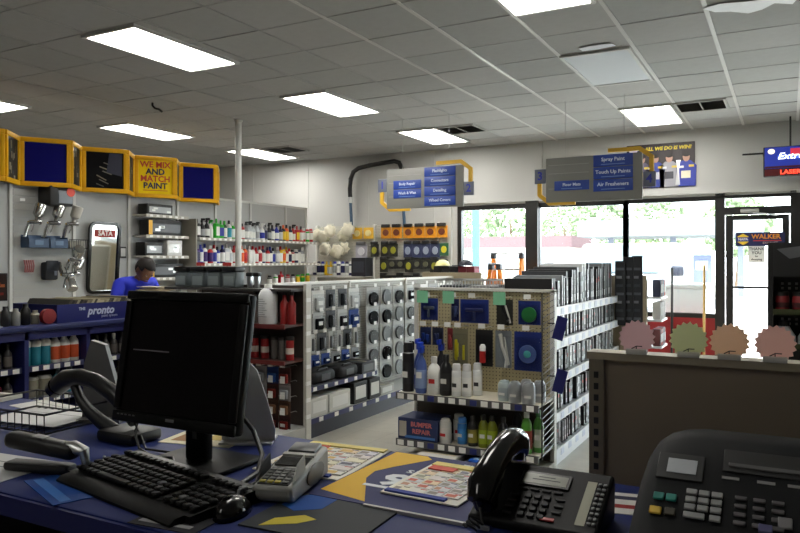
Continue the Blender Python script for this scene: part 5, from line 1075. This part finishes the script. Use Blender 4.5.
for k, (x, z, w_, h_, c, e_) in enumerate([(.16, .25, .3, .06, (60, 90, 190), .8), (.30, .30, .22, .10, (170, 40, 60), .7), (.40, .16, .3, .08, (40, 60, 160), .6), (.5, .36, .26, .05, (226, 226, 220), 1.0), (.02, .12, .76, .03, (60, 16, 24), .3)]):
    q = MB(); q.box(x, x+w_, -.0532-.0002*k, -.0526-.0002*k, z, z+h_, mat(c, .4, emit=e_)); obj('print_patch', q, f)
obj('lettering', text_mesh('Extreme', .13, mat((245, 245, 250), .4, emit=1.2), bold=.002, shear=.3), f, (.38, -.0555, .29), (math.pi/2, 0, 0)); obj('lettering', text_mesh('Power', .08, mat((245, 245, 250), .4, emit=1.0), bold=.001, shear=.3), f, (.60, -.0555, .20), (math.pi/2, 0, 0))
q = MB(); q.prism([(.09+.04*math.cos(a), .37+.04*math.sin(a)) for a in [k*.524 for k in range(12)]], -.0545, -.0526, mat((226, 216, 190), .4, emit=.8), 'y'); obj('round_emblem', q, f)
m = MB(); m.box(.015, .785, -.053, -.05, .01, .105, mat((60, 10, 12), .4, emit=.4)); s = obj('led_strip', m, b)
obj('lettering', text_mesh('LASER', .085, mat((240, 60, 40), .4, emit=2.0), bold=.002), s, (.30, -.0535, .055), (math.pi/2, 0, 0)); m = MB(); m.box(.46, .785, -.0535, -.053, .015, .10, mat((150, 70, 50), .4, emit=.4)); obj('led_patch', m, s)
m = MB(); m.tube([(-.24, 0, .36), (.05, 0, .36)], .014, BLACK, 6); m.tube([(-.0, 0, .36), (-.0, .35, .36)], .012, BLACK, 6); obj('bracket', m, t)
m = MB(); m.tube([(.30, 0, .44), (.30, 0, (CZ-2.57)/.84)], .012, BLACK, 6); obj('drop_rod', m, t); t.scale = (1, 1, .84)
# ================================================================ black display rack at the right edge
rk = thing('black_rack', 'black display rack of lamps and red jars at right edge', 'rack', (-.11, 5.0, 0))
m = MB(); m.box(0, .66, .30, .34, 0, 1.62, BLACK); obj('back', m, rk)
for x in (0, .63): m = MB(); m.box(x, x+.03, 0, .30, 0, 1.62, BLACK); obj('side', m, rk)
m = MB(); m.box(.03, .63, .0, .012, 1.41, 1.62, mat((30, 31, 33), .35)); hd = obj('header', m, rk)
m = MB(); m.prism([(.22, 1.46), (.40, 1.44), (.58, 1.48), (.58, 1.58), (.45, 1.57), (.30, 1.54)], -.002, 0, mat((120, 126, 50), .4), 'y'); obj('printed_lamp', m, hd); m = MB(); m.prism([(.05, 1.58), (.20, 1.60), (.22, 1.54), (.12, 1.52)], -.002, 0, mat((96, 98, 102), .4), 'y'); obj('printed_logo', m, hd)
for z in (1.19, .98, .70, .40, .12):
    m = MB(); m.box(.03, .63, 0, .30, z-.015, z, BLACK); s = obj('shelf', m, rk); m = MB(); m.box(.03, .63, -.012, 0, z-.012, z+.02, mat((54, 60, 30), .5)); obj('edge_strip', m, s)
pg = MB().box(-.008, .008, -.004, 0, -.008, .008, mat((190, 190, 190), .5)).mesh('peg_cap', False)
for i in range(4):
    for j in range(2): obj('peg_cap', pg, rk, (.08+i*.04, .29, 1.33+j*.03)); obj('peg_cap', pg, rk, (.08+i*.04, .29, 1.10+j*.03))
for i in range(6):
    q = MB(); q.lathe([(.038, 0), (.04, .01), (.04, .09), (.036, .1)], mat((120, 30, 34), .4), 14); qc = MB(); qc.lathe([(.038, .1), (.038, .125)], BLACK, 14); ql = MB(); ql.lathe([(.0405, .03), (.0405, .06)], mat((60, 20, 24), .5), 14)
    put('wax_jar', [('body', q.mesh('body')), ('lid', qc.mesh('lid')), ('label_band', ql.mesh('label_band'))], f'dark red jar, {nth(i)} from the left on the black rack', 'jar', (-.03+i*.095, 5.06, 1.19), 0, 'red jars on the black rack')
for i in range(4):
    q = MB(); q.lathe([(.06, 0), (.065, .01), (.065, .06), (.04, .10), (.02, .14)], mat((200, 202, 206), .3), 14); qc = MB(); qc.lathe([(.03, .12), (.03, .155)], [BLACK, WHITE, BLACK, WHITE][i], 12)
    put('lamp_bulb_pack', [('body', q.mesh('body')), ('cap', qc.mesh('cap'))], f'pale rounded bottle, {nth(i)} from the left, lower on the black rack', 'bottle', (-.02+i*.14, 5.08, .98), 0, 'pale bottles on the black rack')

# ================================================================ plain backed gondola in front of the counter
ge = thing('back_panel_gondola', 'plain brown backed gondola behind the phone and fax', 'gondola', (-.39, 1.62, 0))
BR = mat((138, 124, 106), .55, noise=.05, scale=3); RL = mat((166, 156, 134), .5)
m = MB(); m.box(.032, 2.2, -.0, .02, .02, 1.284, BR); obj('back_panel', m, ge)
m = MB(); m.box(-.005, 2.2, -.012, .05, 1.284, 1.30, RL); obj('top_rail', m, ge)
um = MB(); um.box(0, .032, -.012, .05, 0, 1.284, mat((128, 118, 100), .5)); up_ = obj('upright', um, ge)
sl = MB().box(.011, .021, -.0135, -.011, 0, .014, BLACK).mesh('slot', False)
for k in range(46): obj('slot', sl, up_, (0, 0, .10+k*.0254))
m = MB(); m.box(0, 2.2, .05, .45, 0, .15, DECK); obj('base_deck', m, ge)
for z in (.5, .85, 1.13): m = MB(); m.box(.02, 2.2, .02, .36, z-.02, z, DECK); obj('shelf', m, ge)
m = MB(); m.box(.50, .545, -.0132, -.012, 1.285, 1.299, mat((190, 180, 60), .5)); obj('yellow_sticker', m, ge)
def burst(x, c, label, r_=.039, n=18):
    t = thing('starburst_tag', label, 'tag', (x, 1.612, 1.30), 0, 'starburst price tags')
    pts = []
    for k in range(2*n): a = math.pi*k/n+.1; q = r_*(1 if k % 2 == 0 else .86); pts.append((q*math.cos(a), .036+q*math.sin(a)))
    m = MB(); m.prism(pts, -.0008, .0008, paper_mat(c, .5), 'y'); obj('card', m, t)
    m = MB(); m.rbox(-.022, .022, -.010, -.0015, 0, .012, mat((206, 204, 196), .25), .002); b = obj('clip_base', m, t); m = MB(); m.tube([(-.010, -.004, .012), (0, -.004, .018), (.012, -.004, .018)], .0012, DGREY, 5); m.tube([(0, -.004, .018), (0, -.004, .006)], .0012, DGREY, 5); obj('clip_wire', m, t)
burst(-.288, (230, 206, 208), 'pink starburst tag, leftmost on the brown gondola'); burst(-.183, (216, 218, 188), 'pale green starburst tag on the brown gondola'); burst(-.105, (234, 210, 188), 'peach starburst tag right of the pale green one'); burst(-.022, (234, 206, 198), 'salmon starburst tag, rightmost on the brown gondola')
# ================================================================ front counter, nearest the camera
CB = mat((34, 45, 98), .5, noise=.08, scale=4, spec=.12); CE = mat((22, 28, 84), .5, spec=.2)
fc = thing('front_counter', 'long blue front counter holding the monitor, phone and flyers', 'counter', (0, 0, 0))
m = MB(); m.rbox(-3.3, 1.6, .865, 1.495, 1.012, 1.05, CB, .006); obj('worktop', m, fc)
m = MB(); m.box(-3.3, 1.6, .858, .865, 1.008, 1.046, CE); obj('near_edge_band', m, fc)
m = MB(); m.box(-3.28, 1.58, 1.44, 1.47, .0, 1.012, mat((36, 40, 70), .6)); obj('front_panel', m, fc)
for x in (-3.28, -1.6, 0, 1.56): m = MB(); m.box(x, x+.03, .90, 1.44, 0, 1.012, mat((30, 30, 34), .6)); obj('divider', m, fc)
for z in (.3, .65): m = MB(); m.box(-3.25, 1.56, .93, 1.44, z-.02, z, mat((34, 34, 38), .6)); obj('shelf', m, fc)
T = 1.0502
# ---- monitor
PL = mat((9, 9, 10), .45, spec=.15); SCR = mat((8, 5, 7), .3, spec=.1)
mo = thing('computer_monitor', 'black computer monitor with dark screen on the front counter', 'monitor', (-1.15, 1.19, T))
m = MB(); m.rbox(-.11, .11, -.10, .09, 0, .012, PL, .005); obj('base', m, mo)
m = MB(); m.rbox(-.030, .030, -.015, .012, .01, .24, PL, .006); nk = obj('neck', m, mo)
m = MB(); m.box(-.006, .006, -.0162, -.015, .06, .10, mat((70, 72, 74), .4)); obj('neck_slot', m, nk)
TL = Matrix.Translation((0, -.055, .24)) @ Matrix.Rotation(math.radians(-9), 4, 'X')
def tl(mb): mb.X = TL; return mb
m = tl(MB()); m.rbox(-.176, .176, -.005, .022, -.145, .145, PL, .008); hs = obj('housing', m, mo)
m = tl(MB()); m.rbox(-.12, .12, .02, .055, -.09, .09, PL, .02); obj('rear_bulge', m, mo)
m = tl(MB())
for a in ((-.176, .176, -.145, -.122), (-.176, .176, .126, .145), (-.176, -.157, -.118, .122), (.157, .176, -.118, .122)): m.rbox(a[0], a[1], -.013, -.004, a[2], a[3], PL, .003)
bz = obj('bezel', m, mo)
m = tl(MB()); m.box(-.157, .157, -.0075, -.005, -.118, .122, SCR); sc_ = obj('screen', m, mo)
m = tl(MB()); m.box(-.14, -.03, -.0080, -.0076, .012, .0145, mat((110, 105, 110), .5, emit=.04)); obj('screen_text_line', m, sc_)
m = tl(MB()); m.box(-.012, .012, -.0136, -.013, -.133, -.127, mat((110, 110, 112), .4)); obj('maker_badge', m, bz)
for k in range(5): m = tl(MB()); m.box(-.16+k*.012, -.153+k*.012, -.0136, -.013, -.131, -.128, mat((96, 96, 98), .4)); obj('menu_button', m, bz)
# ---- keyboard
kb = thing('keyboard', 'black computer keyboard in front of the monitor', 'keyboard', (-1.095, 1.02, T), -.19)
KM = mat((11, 11, 12), .5, spec=.25); KK = mat((20, 20, 21), .5, spec=.25)
m = MB(); m.prism([(-.075, 0), (.085, 0), (.085, .026), (-.075, .014)], -.215, .215, KM, 'x'); obj('case', m, kb)
m = MB(); m.prism([(-.105, 0), (-.075, 0), (-.075, .014), (-.095, .012), (-.105, .005)], -.205, .20, KM, 'x'); obj('palm_rest', m, kb)
k1 = MB().rbox(-.0075, .0075, -.0075, .0075, 0, .008, KK, .002, 1).mesh('key')
k2 = MB().rbox(-.0075, .0075, -.0075, .0075, 0, .008, mat((90, 92, 94), .5), .002, 1).mesh('key')
ksp = MB().rbox(-.055, .055, -.0075, .0075, 0, .008, KK, .002, 1).mesh('space_key')
for j, y in enumerate((-.055, -.036, -.017, .002, .021, .052)):
    for i in range(21):
        x = -.20+i*.0200
        if i in (15,) or (j == 0 and 4 <= i <= 9): continue
        obj('key', k2 if (i, j) in ((12, 2), (17, 1), (20, 5)) else k1, kb, (x, y, .0155+(y+.075)*.075))
obj('space_key', ksp, kb, (-.07, -.055, .017))
m = MB(); m.box(-.20, .20, .066, .082, .0245, .0262, mat((40, 40, 42), .4)); obj('top_strip', m, kb)
# ---- mouse and pads
ms = thing('computer_mouse', 'black glossy computer mouse right of the keyboard', 'mouse', (-.872, .985, T), .25)
bm = bmesh.new(); bmesh.ops.create_uvsphere(bm, u_segments=20, v_segments=12, radius=1)
for v in bm.verts: v.co = Vector((v.co.x*.029, v.co.y*.052, max(0, v.co.z)*(.034-.006*v.co.y)))
me = bpy.data.meshes.new('shell'); bm.to_mesh(me); bm.free(); me.materials.append(BLACKG); me.shade_smooth(); obj('shell', me, ms)
m = MB(); m.X = Matrix.Translation((0, .028, .028)) @ Matrix.Rotation(math.pi/2, 4, 'Y'); m.lathe([(.008, -.003), (.008, .003)], mat((80, 82, 84), .4), 12); obj('scroll_wheel', m, ms)
m = MB(); m.tube([(0, .05, .008), (-.01, .10, .006), (.02, .15, .005), (.03, .21, .005)], .0022, BLACK, 6); obj('cord', m, ms)
def sheet(name, label, cat, loc, rz, w_, h_, base, patches, th=.0012, seed=1):
    t = thing(name, label, cat, loc, rz)
    m = MB(); m.box(-w_/2, w_/2, -h_/2, h_/2, 0, th, mat(base, .6, spec=.12)); b = obj('sheet', m, t)
    for k, (nm, pts, c) in enumerate(patches):
        q = MB(); q.prism(pts, th, th+.0003+.00005*k, mat(c, .6, spec=.12)); obj(nm, q, b)
    return t, b
R4 = lambda x0, x1, y0, y1: [(x0, y0), (x1, y0), (x1, y1), (x0, y1)]
sheet('mouse_pad', 'dark printed mouse pad beside the card terminal', 'mouse pad', (-.72, 1.045, T), .05, .22, .19, (42, 46, 50), [('printed_glow', [(-.10, .02), (-.06, .0), (-.02, .03), (-.02, .085), (-.08, .09), (-.105, .06)], (22, 70, 140)), ('printed_tip', [(-.075, -.085), (-.02, -.05), (.0, -.02), (-.03, -.01), (-.07, -.045)], (186, 170, 50))], .003)
sheet('blue_card', 'blue printed card under the left end of the keyboard', 'card', (-1.27, .935, T), -.35, .20, .09, (30, 70, 140), [('print_band', R4(-.09, .09, -.03, -.01), (60, 110, 180))])
sheet('color_leaflet', 'dark leaflet with red print below the keyboard', 'leaflet', (-.935, .905, T), .1, .14, .07, (40, 40, 44), [('print_band', R4(-.06, .02, .0, .02), (150, 40, 40)), ('print_band', R4(-.06, .05, -.02, -.008), (150, 150, 150))])
# ---- flyers full of small adverts
def advert(w_, h_, cols, rows_, seed):
    q = random.Random(seed); out = []
    for i in range(cols):
        for j in range(rows_):
            x0 = -w_/2+.008+i*(w_-.016)/cols; y0 = -h_/2+.026+j*(h_-.06)/rows_; x1 = x0+(w_-.016)/cols-.004; y1 = y0+(h_-.06)/rows_-.004
            out.append(('advert', R4(x0, x1, y0, y1), q.choice([(220, 217, 210), (226, 206, 176), (212, 210, 214), (224, 218, 196), (206, 206, 210), (220, 212, 210)])))
            if q.random() < .85: out.append(('advert_photo', R4(x0+(x1-x0)*.08, x0+(x1-x0)*q.uniform(.4, .75), y0+(y1-y0)*.15, y0+(y1-y0)*.75), q.choice([(196, 110, 92), (150, 142, 136), (210, 178, 110), (130, 134, 150), (186, 142, 118), (150, 154, 136), (110, 110, 120)])))
            out.append(('advert_line', R4(x0+(x1-x0)*.55, x1-(x1-x0)*.06, y0+(y1-y0)*.78, y0+(y1-y0)*.92), q.choice([(190, 50, 40), (60, 66, 120), (80, 76, 74)])))
    return out
def flyer(label, loc, rz, w_, h_, seed, name='sale_flyer'):
    pt = [('heading_band', R4(-w_/2+.006, w_/2-.006, h_/2-.03, h_/2-.006), (222, 206, 130)), ('foot_band', R4(-w_/2+.006, w_/2-.03, -h_/2+.006, -h_/2+.02), (60, 74, 150)), ('red_panel', R4(-w_/2+.012, -w_/2+.07, h_/2-.06, h_/2-.034), (200, 84, 66))]
    return sheet(name, label, 'flyer', loc, rz, w_, h_, (226, 222, 210), advert(w_, h_, 4, 6, seed)+pt, .0025)
flyer('colourful sale flyer lying behind the card terminal', (-.925, 1.352, T), .08, .215, .255, 4)
NVY = (44, 48, 92)
t, b = sheet('counter_mat', 'navy and yellow printed counter mat under the second flyer', 'mat', (-.625, 1.305, T), 0, .37, .35, NVY, [
    ('yellow_swoosh', [(-.182, -.14), (-.068, -.162), (-.141, -.035), (-.149, .015), (-.13, .06), (-.08, .151), (-.1, .17), (-.182, .172)], (214, 170, 44))], .004)
o = obj('lettering', text_mesh('6', .10, mat((206, 210, 216), .5), bold=.004), b, (-.078, -.018, .0048), (0, 0, math.pi)); o.scale = (1.25, 1, 1)
m = MB(); m.box(-.125, -.07, -.078, -.066, .004, .0046, mat((206, 210, 216), .5)); obj('white_bar', m, b)
obj('lettering', text_mesh('NTS', .028, mat((190, 196, 206), .5), bold=.001), b, (-.06, .045, .0048), (0, 0, math.pi)); obj('lettering', text_mesh('NAPA ONLINE', .03, mat((190, 196, 206), .5), bold=.001), b, (.10, .135, .0048), (0, 0, math.pi))
m = MB(); m.box(-.06, .185, -.182, -.175, 0, .006, mat((150, 150, 150), .4)); obj('clear_edge', m, b)
flyer('colourful sale flyer lying on the navy and yellow mat', (-.605, 1.312, T+.0055), -.03, .165, .235, 9)
# ---- card terminal
pp = thing('card_terminal', 'grey card payment terminal with keypad and dark screen', 'card terminal', (-.868, 1.155, T), .26)
GT = mat((150, 150, 146), .45); GD = mat((44, 46, 48), .4)
m = MB(); m.prism([(-.105, .012), (-.105, .034), (-.06, .04), (.02, .052), (.10, .062), (.105, .05), (.105, .0), (-.09, .0)], -.040, .040, GT, 'x'); bd = obj('body', m, pp); md = bd.modifiers.new('round', 'BEVEL'); md.width = .008; md.segments = 3
for s in (-1, 1): m = MB(); m.X = Matrix.Translation((s*.040, .02, .026)) @ Matrix.Rotation(math.pi/2, 4, 'Y') @ Matrix.Diagonal((.6, 1.4, 1, 1)); m.lathe([(.034, -.003), (.034, .003), (.028, .004)], mat((60, 58, 50), .4), 20); obj('side_grip', m, pp)
PT = Matrix.Translation((0, -.06, .0405)) @ Matrix.Rotation(math.atan2(.022, .16), 4, 'X')
m = MB(); m.X = PT; m.box(-.031, .031, -.038, .035, 0, .002, GD); kp = obj('keypad_plate', m, pp)
kk = MB().rbox(-.006, .006, -.0045, .0045, 0, .003, mat((70, 72, 70), .5), .001, 1).mesh('key'); ky = MB().rbox(-.006, .006, -.0045, .0045, 0, .003, mat((150, 140, 40), .5), .001, 1).mesh('key')
for i in range(4):
    for j in range(5): o = obj('key', ky if j == 0 and i < 3 else kk, kp); o.matrix_local = PT @ Matrix.Translation((-.0225+i*.015, -.031+j*.013, .002))
for s in (-1, 1): m = MB(); m.X = PT; m.prism([(-.03, .0), (.035, .0), (.035, .03), (.0, .026)], s*.036-.0015, s*.036+.0015, GD if s < 0 else GT, 'x'); obj('privacy_shield', m, pp)
m = MB(); m.X = PT; m.box(-.032, .032, .045, .085, .0, .003, mat((24, 26, 28), .15)); m.box(-.034, .034, .092, .104, 0, .005, GT); obj('display', m, pp)
m = MB(); m.X = PT; m.rbox(-.030, .030, .108, .155, -.002, .008, mat((40, 42, 44), .4), .006); obj('paper_cover', m, pp)
m = MB(); m.tube([(-.03, .10, .02), (-.06, .13, .012), (-.09, .12, .006), (-.10, .06, .004), (-.08, .0, .004), (-.10, -.06, .004)], .003, BLACK, 6); obj('cord', m, pp)
# ---- desk phone
ph = thing('desk_phone', 'black office desk phone with handset on the left', 'phone', (-.35, 1.15, T))
PM = mat((18, 18, 19), .5, spec=.15); PK = mat((40, 40, 42), .5, spec=.2)
al = math.atan2(.055, .12); PF = Matrix.Translation((0, 0, .02)) @ Matrix.Rotation(al, 4, 'X')
m = MB(); m.prism([(-.01, 0), (-.012, .016), (0, .02), (.128, .0785), (.135, .06), (.13, 0)], -.135, .085, PM, 'x'); bd = obj('body', m, ph); md = bd.modifiers.new('round', 'BEVEL'); md.width = .006; md.segments = 3
def onp(nm, parent, x0, x1, y0, y1, h, mt, z=0.0, b=.0012): m = MB(); m.X = PF; m.rbox(x0, x1, y0, y1, z, z+h, mt, b, 1); return obj(nm, m, parent)
lc = onp('display_bezel', ph, -.072, .018, .082, .118, .003, mat((14, 14, 15), .3)); onp('lcd', lc, -.066, .012, .087, .112, .0006, mat((128, 132, 118), .3), .003, .0002)
onp('lcd_text', lc, -.05, .0, .097, .099, .0003, INK, .0036, .0001); onp('lcd_text', lc, -.04, -.01, .104, .106, .0003, INK, .0036, .0001)
for i in range(4): onp('soft_key', ph, -.068+i*.021, -.052+i*.021, .070, .076, .003, PK)
for j in range(4):
    for i in range(4):
        if i == 3 and j == 0: onp('red_hold_key', ph, -.012, .012, .004, .012, .003, mat((170, 40, 40), .4))
        elif i < 3: k_ = onp('key', ph, -.052+i*.017-(.003*j*0), -.040+i*.017, .006+j*.015, .016+j*.015, .004, PK)
        else: onp('function_key', ph, .003, .019, .008+j*.015, .014+j*.015, .003, PK)
for j in range(4): onp('function_key', ph, -.078, -.062, .006+j*.015, .012+j*.015, .003, PK)
lb_ = onp('directory_card', ph, .045, .061, .008, .114, .0008, mat((150, 150, 128), .5), 0, .0002)
bt = MB().rbox(-.003, .003, -.003, .003, 0, .003, mat((120, 122, 122), .4), .001, 1).mesh('line_button')
for j in range(9):
    for i in range(2): o = obj('line_button', bt, ph); o.matrix_local = PF @ Matrix.Translation((.067+i*.008, .014+j*.0118, 0))
HG = mat((12, 12, 13), .12)
hp = [(-.107, -.020, .045), (-.107, -.005, .066), (-.107, .03, .088), (-.107, .08, .106), (-.107, .125, .112), (-.107, .155, .106), (-.107, .17, .088)]
m = MB(); m.tube(hp, [.023, .029, .026, .024, .026, .029, .024], HG, 14); hs = obj('handset', m, ph)
m = MB(); m.tube([(-.107, .0, .055), (-.107, .006, .030)], [.024, .021], HG, 14); obj('mouthpiece', m, hs); m = MB(); m.tube([(-.107, .148, .10), (-.107, .142, .078)], [.024, .022], HG, 14); obj('earpiece', m, hs)
m = MB(); cp = [(-.107+.010*math.cos(k*.9), -.035-.002*k+.0*k, .012+.010*abs(math.sin(k*.45))) for k in range(0, 20)]; m.tube([(-.107, -.02, .035)]+cp, .0025, BLACK, 5); obj('coiled_cord', m, ph)
# ---- fax machine
fx = thing('fax_machine', 'dark grey fax machine with control panel at right', 'fax machine', (-.205, 1.03, T))
FM = mat((26, 27, 29), .6, spec=.1); FK = mat((150, 152, 152), .4)
prof = [(-.04, 0), (-.047, .012), (-.04, .022), (-.02, .030), (0, .035), (.08, .0783), (.16, .1217), (.235, .1615), (.262, .166), (.30, .164), (.33, .155), (.348, .13), (.35, .10), (.35, 0)]
sl_ = [(.0, .70, .62), (.006, .80, .78), (.016, .88, .89), (.032, .94, .95), (.055, .98, .985), (.085, 1, 1), (.44, 1, 1)]
m = MB(); n_ = len(prof); vv = [(x, -.04+(p[0]+.04)*k, p[1]*kz) for x, k, kz in sl_ for p in prof]
ff = [(i*n_+j, i*n_+(j+1) % n_, (i+1)*n_+(j+1) % n_, (i+1)*n_+j) for i in range(len(sl_)-1) for j in range(n_)] + [tuple(range(n_)), tuple((len(sl_)-1)*n_+j for j in range(n_))]
m.add(vv, ff, FM); obj('body', m, fx)
FP = Matrix.Translation((.205, 0, .0355)) @ Matrix.Rotation(math.atan2(.13, .24), 4, 'X')
def onf(nm, parent, x0, x1, y0, y1, h, mt, z=0.0, b=.0012): m = MB(); m.X = FP; m.rbox(x0, x1, y0, y1, z, z+h, mt, b, 1); return obj(nm, m, parent)
lb_ = onf('lcd_bezel', fx, -.182, -.114, .165, .222, .002, BLACK); onf('lcd', lb_, -.167, -.124, .178, .209, .001, mat((186, 190, 196), .3), .002, .0003)
sl_ = onf('paper_slot', fx, -.088, .18, .196, .245, .002, mat((24, 24, 25), .5)); onf('slot_lip', sl_, -.080, .175, .205, .214, .002, mat((84, 84, 84), .4), .002)
for x, c in ((-.171, (30, 130, 120)), (-.153, (30, 130, 120))): onf('teal_key', fx, x-.008, x+.007, .118, .132, .004, mat(c, .4))
onf('yellow_key', fx, -.181, -.164, .089, .103, .004, mat((206, 170, 40), .4)); onf('dark_key', fx, -.160, -.145, .09, .104, .004, mat((60, 56, 40), .4))
for j in range(3):
    for i in range(3): onf('number_key', fx, -.134+i*.0175, -.119+i*.0175, .137-j*.015, .148-j*.015, .004, FK)
onf('number_key', fx, -.134, -.105, .091, .102, .004, FK); onf('number_key', fx, -.099, -.084, .091, .102, .004, FK)
for j in range(4):
    for i in range(3): onf('function_key', fx, -.068+i*.024, -.052+i*.024, .14-j*.016, .148-j*.016, .003, mat((90, 88, 90), .4))
onf('stop_key', fx, -.012, .006, .098, .118, .004, mat((120, 118, 122), .4)); onf('blue_key', fx, -.036, -.018, .085, .10, .004, mat((80, 78, 120), .4))
for i, x in enumerate((-.088, -.04, .0)): onf('panel_label', fx, x, x+.024, .180, .186, .0006, mat((130, 130, 128), .5), 0, .0002)
# leaflets between phone and fax
sheet('leaflet', 'white leaflet with dark print between the phone and fax', 'leaflet', (-.255, 1.375, T), .2, .10, .12, (210, 208, 204), [('print_band', R4(-.04, .04, .02, .04), (60, 60, 80)), ('print_band', R4(-.04, .03, -.03, -.01), (150, 50, 50))])
# ---- barcode scanner resting in a gooseneck stand
bs = thing('barcode_scanner', 'black barcode scanner on a curved stand left of the monitor', 'scanner', (-1.50, 1.27, T))
m = MB(); m.rbox(-.03, .10, -.05, .05, 0, .03, BLACK, .01); obj('base', m, bs)
m = MB(); m.tube([(-.24, .0, .115), (-.205, 0, .135), (-.15, 0, .145), (-.09, 0, .138), (-.02, 0, .11), (.02, 0, .085), (.06, 0, .05)], [.026, .027, .022, .021, .022, .022, .02], mat((22, 22, 23), .3), 12); bh = obj('scanner_body', m, bs)
m = MB(); m.tube([(-.245, 0, .112), (-.262, 0, .100)], [.026, .024], mat((34, 30, 30), .15), 12); obj('scan_window', m, bh)
m = MB(); m.tube([(-.175, 0, .122), (-.15, 0, .085), (-.11, 0, .055), (-.07, 0, .035), (-.02, 0, .015)], [.012, .014, .016, .018, .02], mat((26, 26, 27), .4), 10); obj('stand_neck', m, bs)
m = MB(); m.tube([(.05, 0, .05), (.10, -.02, .02), (.16, -.06, .006), (.24, -.05, .005), (.30, -.02, .005), (.33, -.02, .006)], .003, BLACK, 6); obj('cord', m, bs)
# ---- grey wedge holders
hd1 = thing('sign_holder', 'grey leaning sign holder behind the barcode scanner', 'sign holder', (-1.70, 1.40, T), math.radians(28.4))
m = MB(); m.prism([(-.07, 0), (.055, 0), (.035, .07), (-.005, .215), (-.045, .228), (-.065, .16)], -.012, .012, mat((104, 104, 102), .5), 'y'); obj('back_plate', m, hd1); m = MB(); m.prism([(-.07, 0), (.05, 0), (.05, .012), (-.07, .012)], -.05, .06, mat((104, 104, 102), .5), 'y'); obj('foot', m, hd1)
hd2 = thing('brochure_holder', 'pale tiered brochure holder standing behind the monitor', 'holder', (-1.175, 1.385, T), math.radians(28.4)); PLG = mat((196, 198, 200), .4)
for k, sc_k in enumerate((1.0, .78, .55)):
    m = MB(); m.prism([(-.07, 0), (.062-.004*k, 0), (.064-.004*k, .03*sc_k), (.045, .10*sc_k), (.018, .18*sc_k), (-.02, .22*sc_k), (-.07, .22*sc_k)], .012+.022*k, .016+.022*k, PLG, 'y'); obj('tier', m, hd2)
m = MB(); m.box(-.07, .06, -.02, .07, 0, .006, PLG); obj('foot', m, hd2)
# ---- papers, wire tray, tool on the left
tr = thing('wire_tray', 'black wire letter tray on the left of the front counter', 'tray', (-1.86, 1.30, T), .05); WM = mat((30, 30, 32), .4)
m = MB()
for z in (.006, .055): m.tube([(-.17, -.12, z), (.17, -.12, z), (.17, .12, z), (-.17, .12, z), (-.17, -.12, z)], .003, WM, 5)
obj('rim_wires', m, tr); m = MB()
for k in range(13): x = -.17+k*.0283; m.tube([(x, -.12, .055), (x, -.12, .006), (x, .12, .006), (x, .12, .055)], .0016, WM, 4)
obj('cross_wires', m, tr)
sheet('paper_sheet', 'white sheet lying in the wire letter tray', 'paper', (-1.86, 1.31, T+.009), .12, .26, .17, (204, 204, 204), [('print_line', R4(-.1, .1, .04+.0*k, .043), (150, 150, 150)) for k in range(1)], .0012)
sheet('paper_sheet', 'white sheet behind the wire letter tray', 'paper', (-2.02, 1.435, T), -.1, .24, .11, (206, 206, 202), [('print_line', R4(-.1, .08, .02, .024), (150, 150, 150))])
sheet('magazine', 'pale magazine at the far left end of the front counter', 'magazine', (-2.34, 1.40, T), .15, .24, .16, (190, 188, 178), [('cover_band', R4(-.1, .1, .03, .06), (120, 116, 104))], .012)
sheet('order_form', 'white paper form under the black stapler', 'paper', (-1.52, .965, T), .1, .20, .16, (186, 186, 186), [('print_line', R4(-.08, .08, .03, .034), (110, 110, 110)), ('print_line', R4(-.08, .05, .0, .004), (110, 110, 110))])
sheet('sale_leaflet', 'yellowish printed leaflet behind the monitor stand', 'flyer', (-1.30, 1.38, T), .2, .20, .15, (214, 206, 176), [('advert_photo', R4(-.08, -.02, -.05, .02), (150, 110, 70)), ('advert_photo', R4(.0, .08, -.02, .05), (180, 160, 90)), ('advert_line', R4(-.08, .0, .04, .055), (90, 90, 80))])
st = thing('stapler', 'black stapler with chrome end at left of the keyboard', 'stapler', (-1.41, .985, T+.0016), .25)
m = MB(); m.rbox(-.08, .08, -.02, .02, 0, .02, BLACK, .008); obj('base', m, st)
m = MB(); m.X = Matrix.Translation((.08, 0, .018)) @ Matrix.Rotation(.12, 4, 'Y'); m.rbox(-.165, .01, -.021, .021, .012, .046, BLACK, .014, 3); b = obj('arm', m, st); m = MB(); m.X = Matrix.Translation((.08, 0, .018)) @ Matrix.Rotation(.12, 4, 'Y'); m.rbox(-.10, -.07, -.012, .012, .045, .0475, mat((110, 110, 110), .4), .001); obj('badge', m, b)
m = MB(); m.tube([(.05, 0, .05), (.085, 0, .055), (.11, .0, .05), (.115, 0, .02)], [.014, .016, .012, .008], STEEL, 10); obj('chrome_end', m, st)
ch = MB(); ch.tube([(-1.30, 1.06, T+.03), (-1.28, 1.04, T+.012), (-1.275, 1.02, T+.003)], .003, STEEL, 6); tag(obj('chain', ch), 'short chrome chain between the stapler and the keyboard', 'chain')
# ---- loose cables
cb = MB(); cb.tube([(-1.30, 1.205, T+.10), (-1.345, 1.20, T+.085), (-1.36, 1.195, T+.05), (-1.335, 1.185, T+.015), (-1.27, 1.17, T+.004), (-1.20, 1.16, T+.016), (-1.13, 1.10, T+.016)], .003, BLACK, 6); tag(obj('thin_cable', cb), 'thin black cable hanging from the monitor to its stand', 'cable')
cb = MB(); cb.tube([(-1.09, 1.262, T+.10), (-1.06, 1.265, T+.07), (-1.01, 1.235, T+.03), (-.985, 1.19, T+.006), (-.965, 1.12, T+.006), (-.95, 1.06, T+.006)], .0055, BLACK, 8); tag(obj('thick_cable', cb), 'thick black cable between the monitor and the card terminal', 'cable')
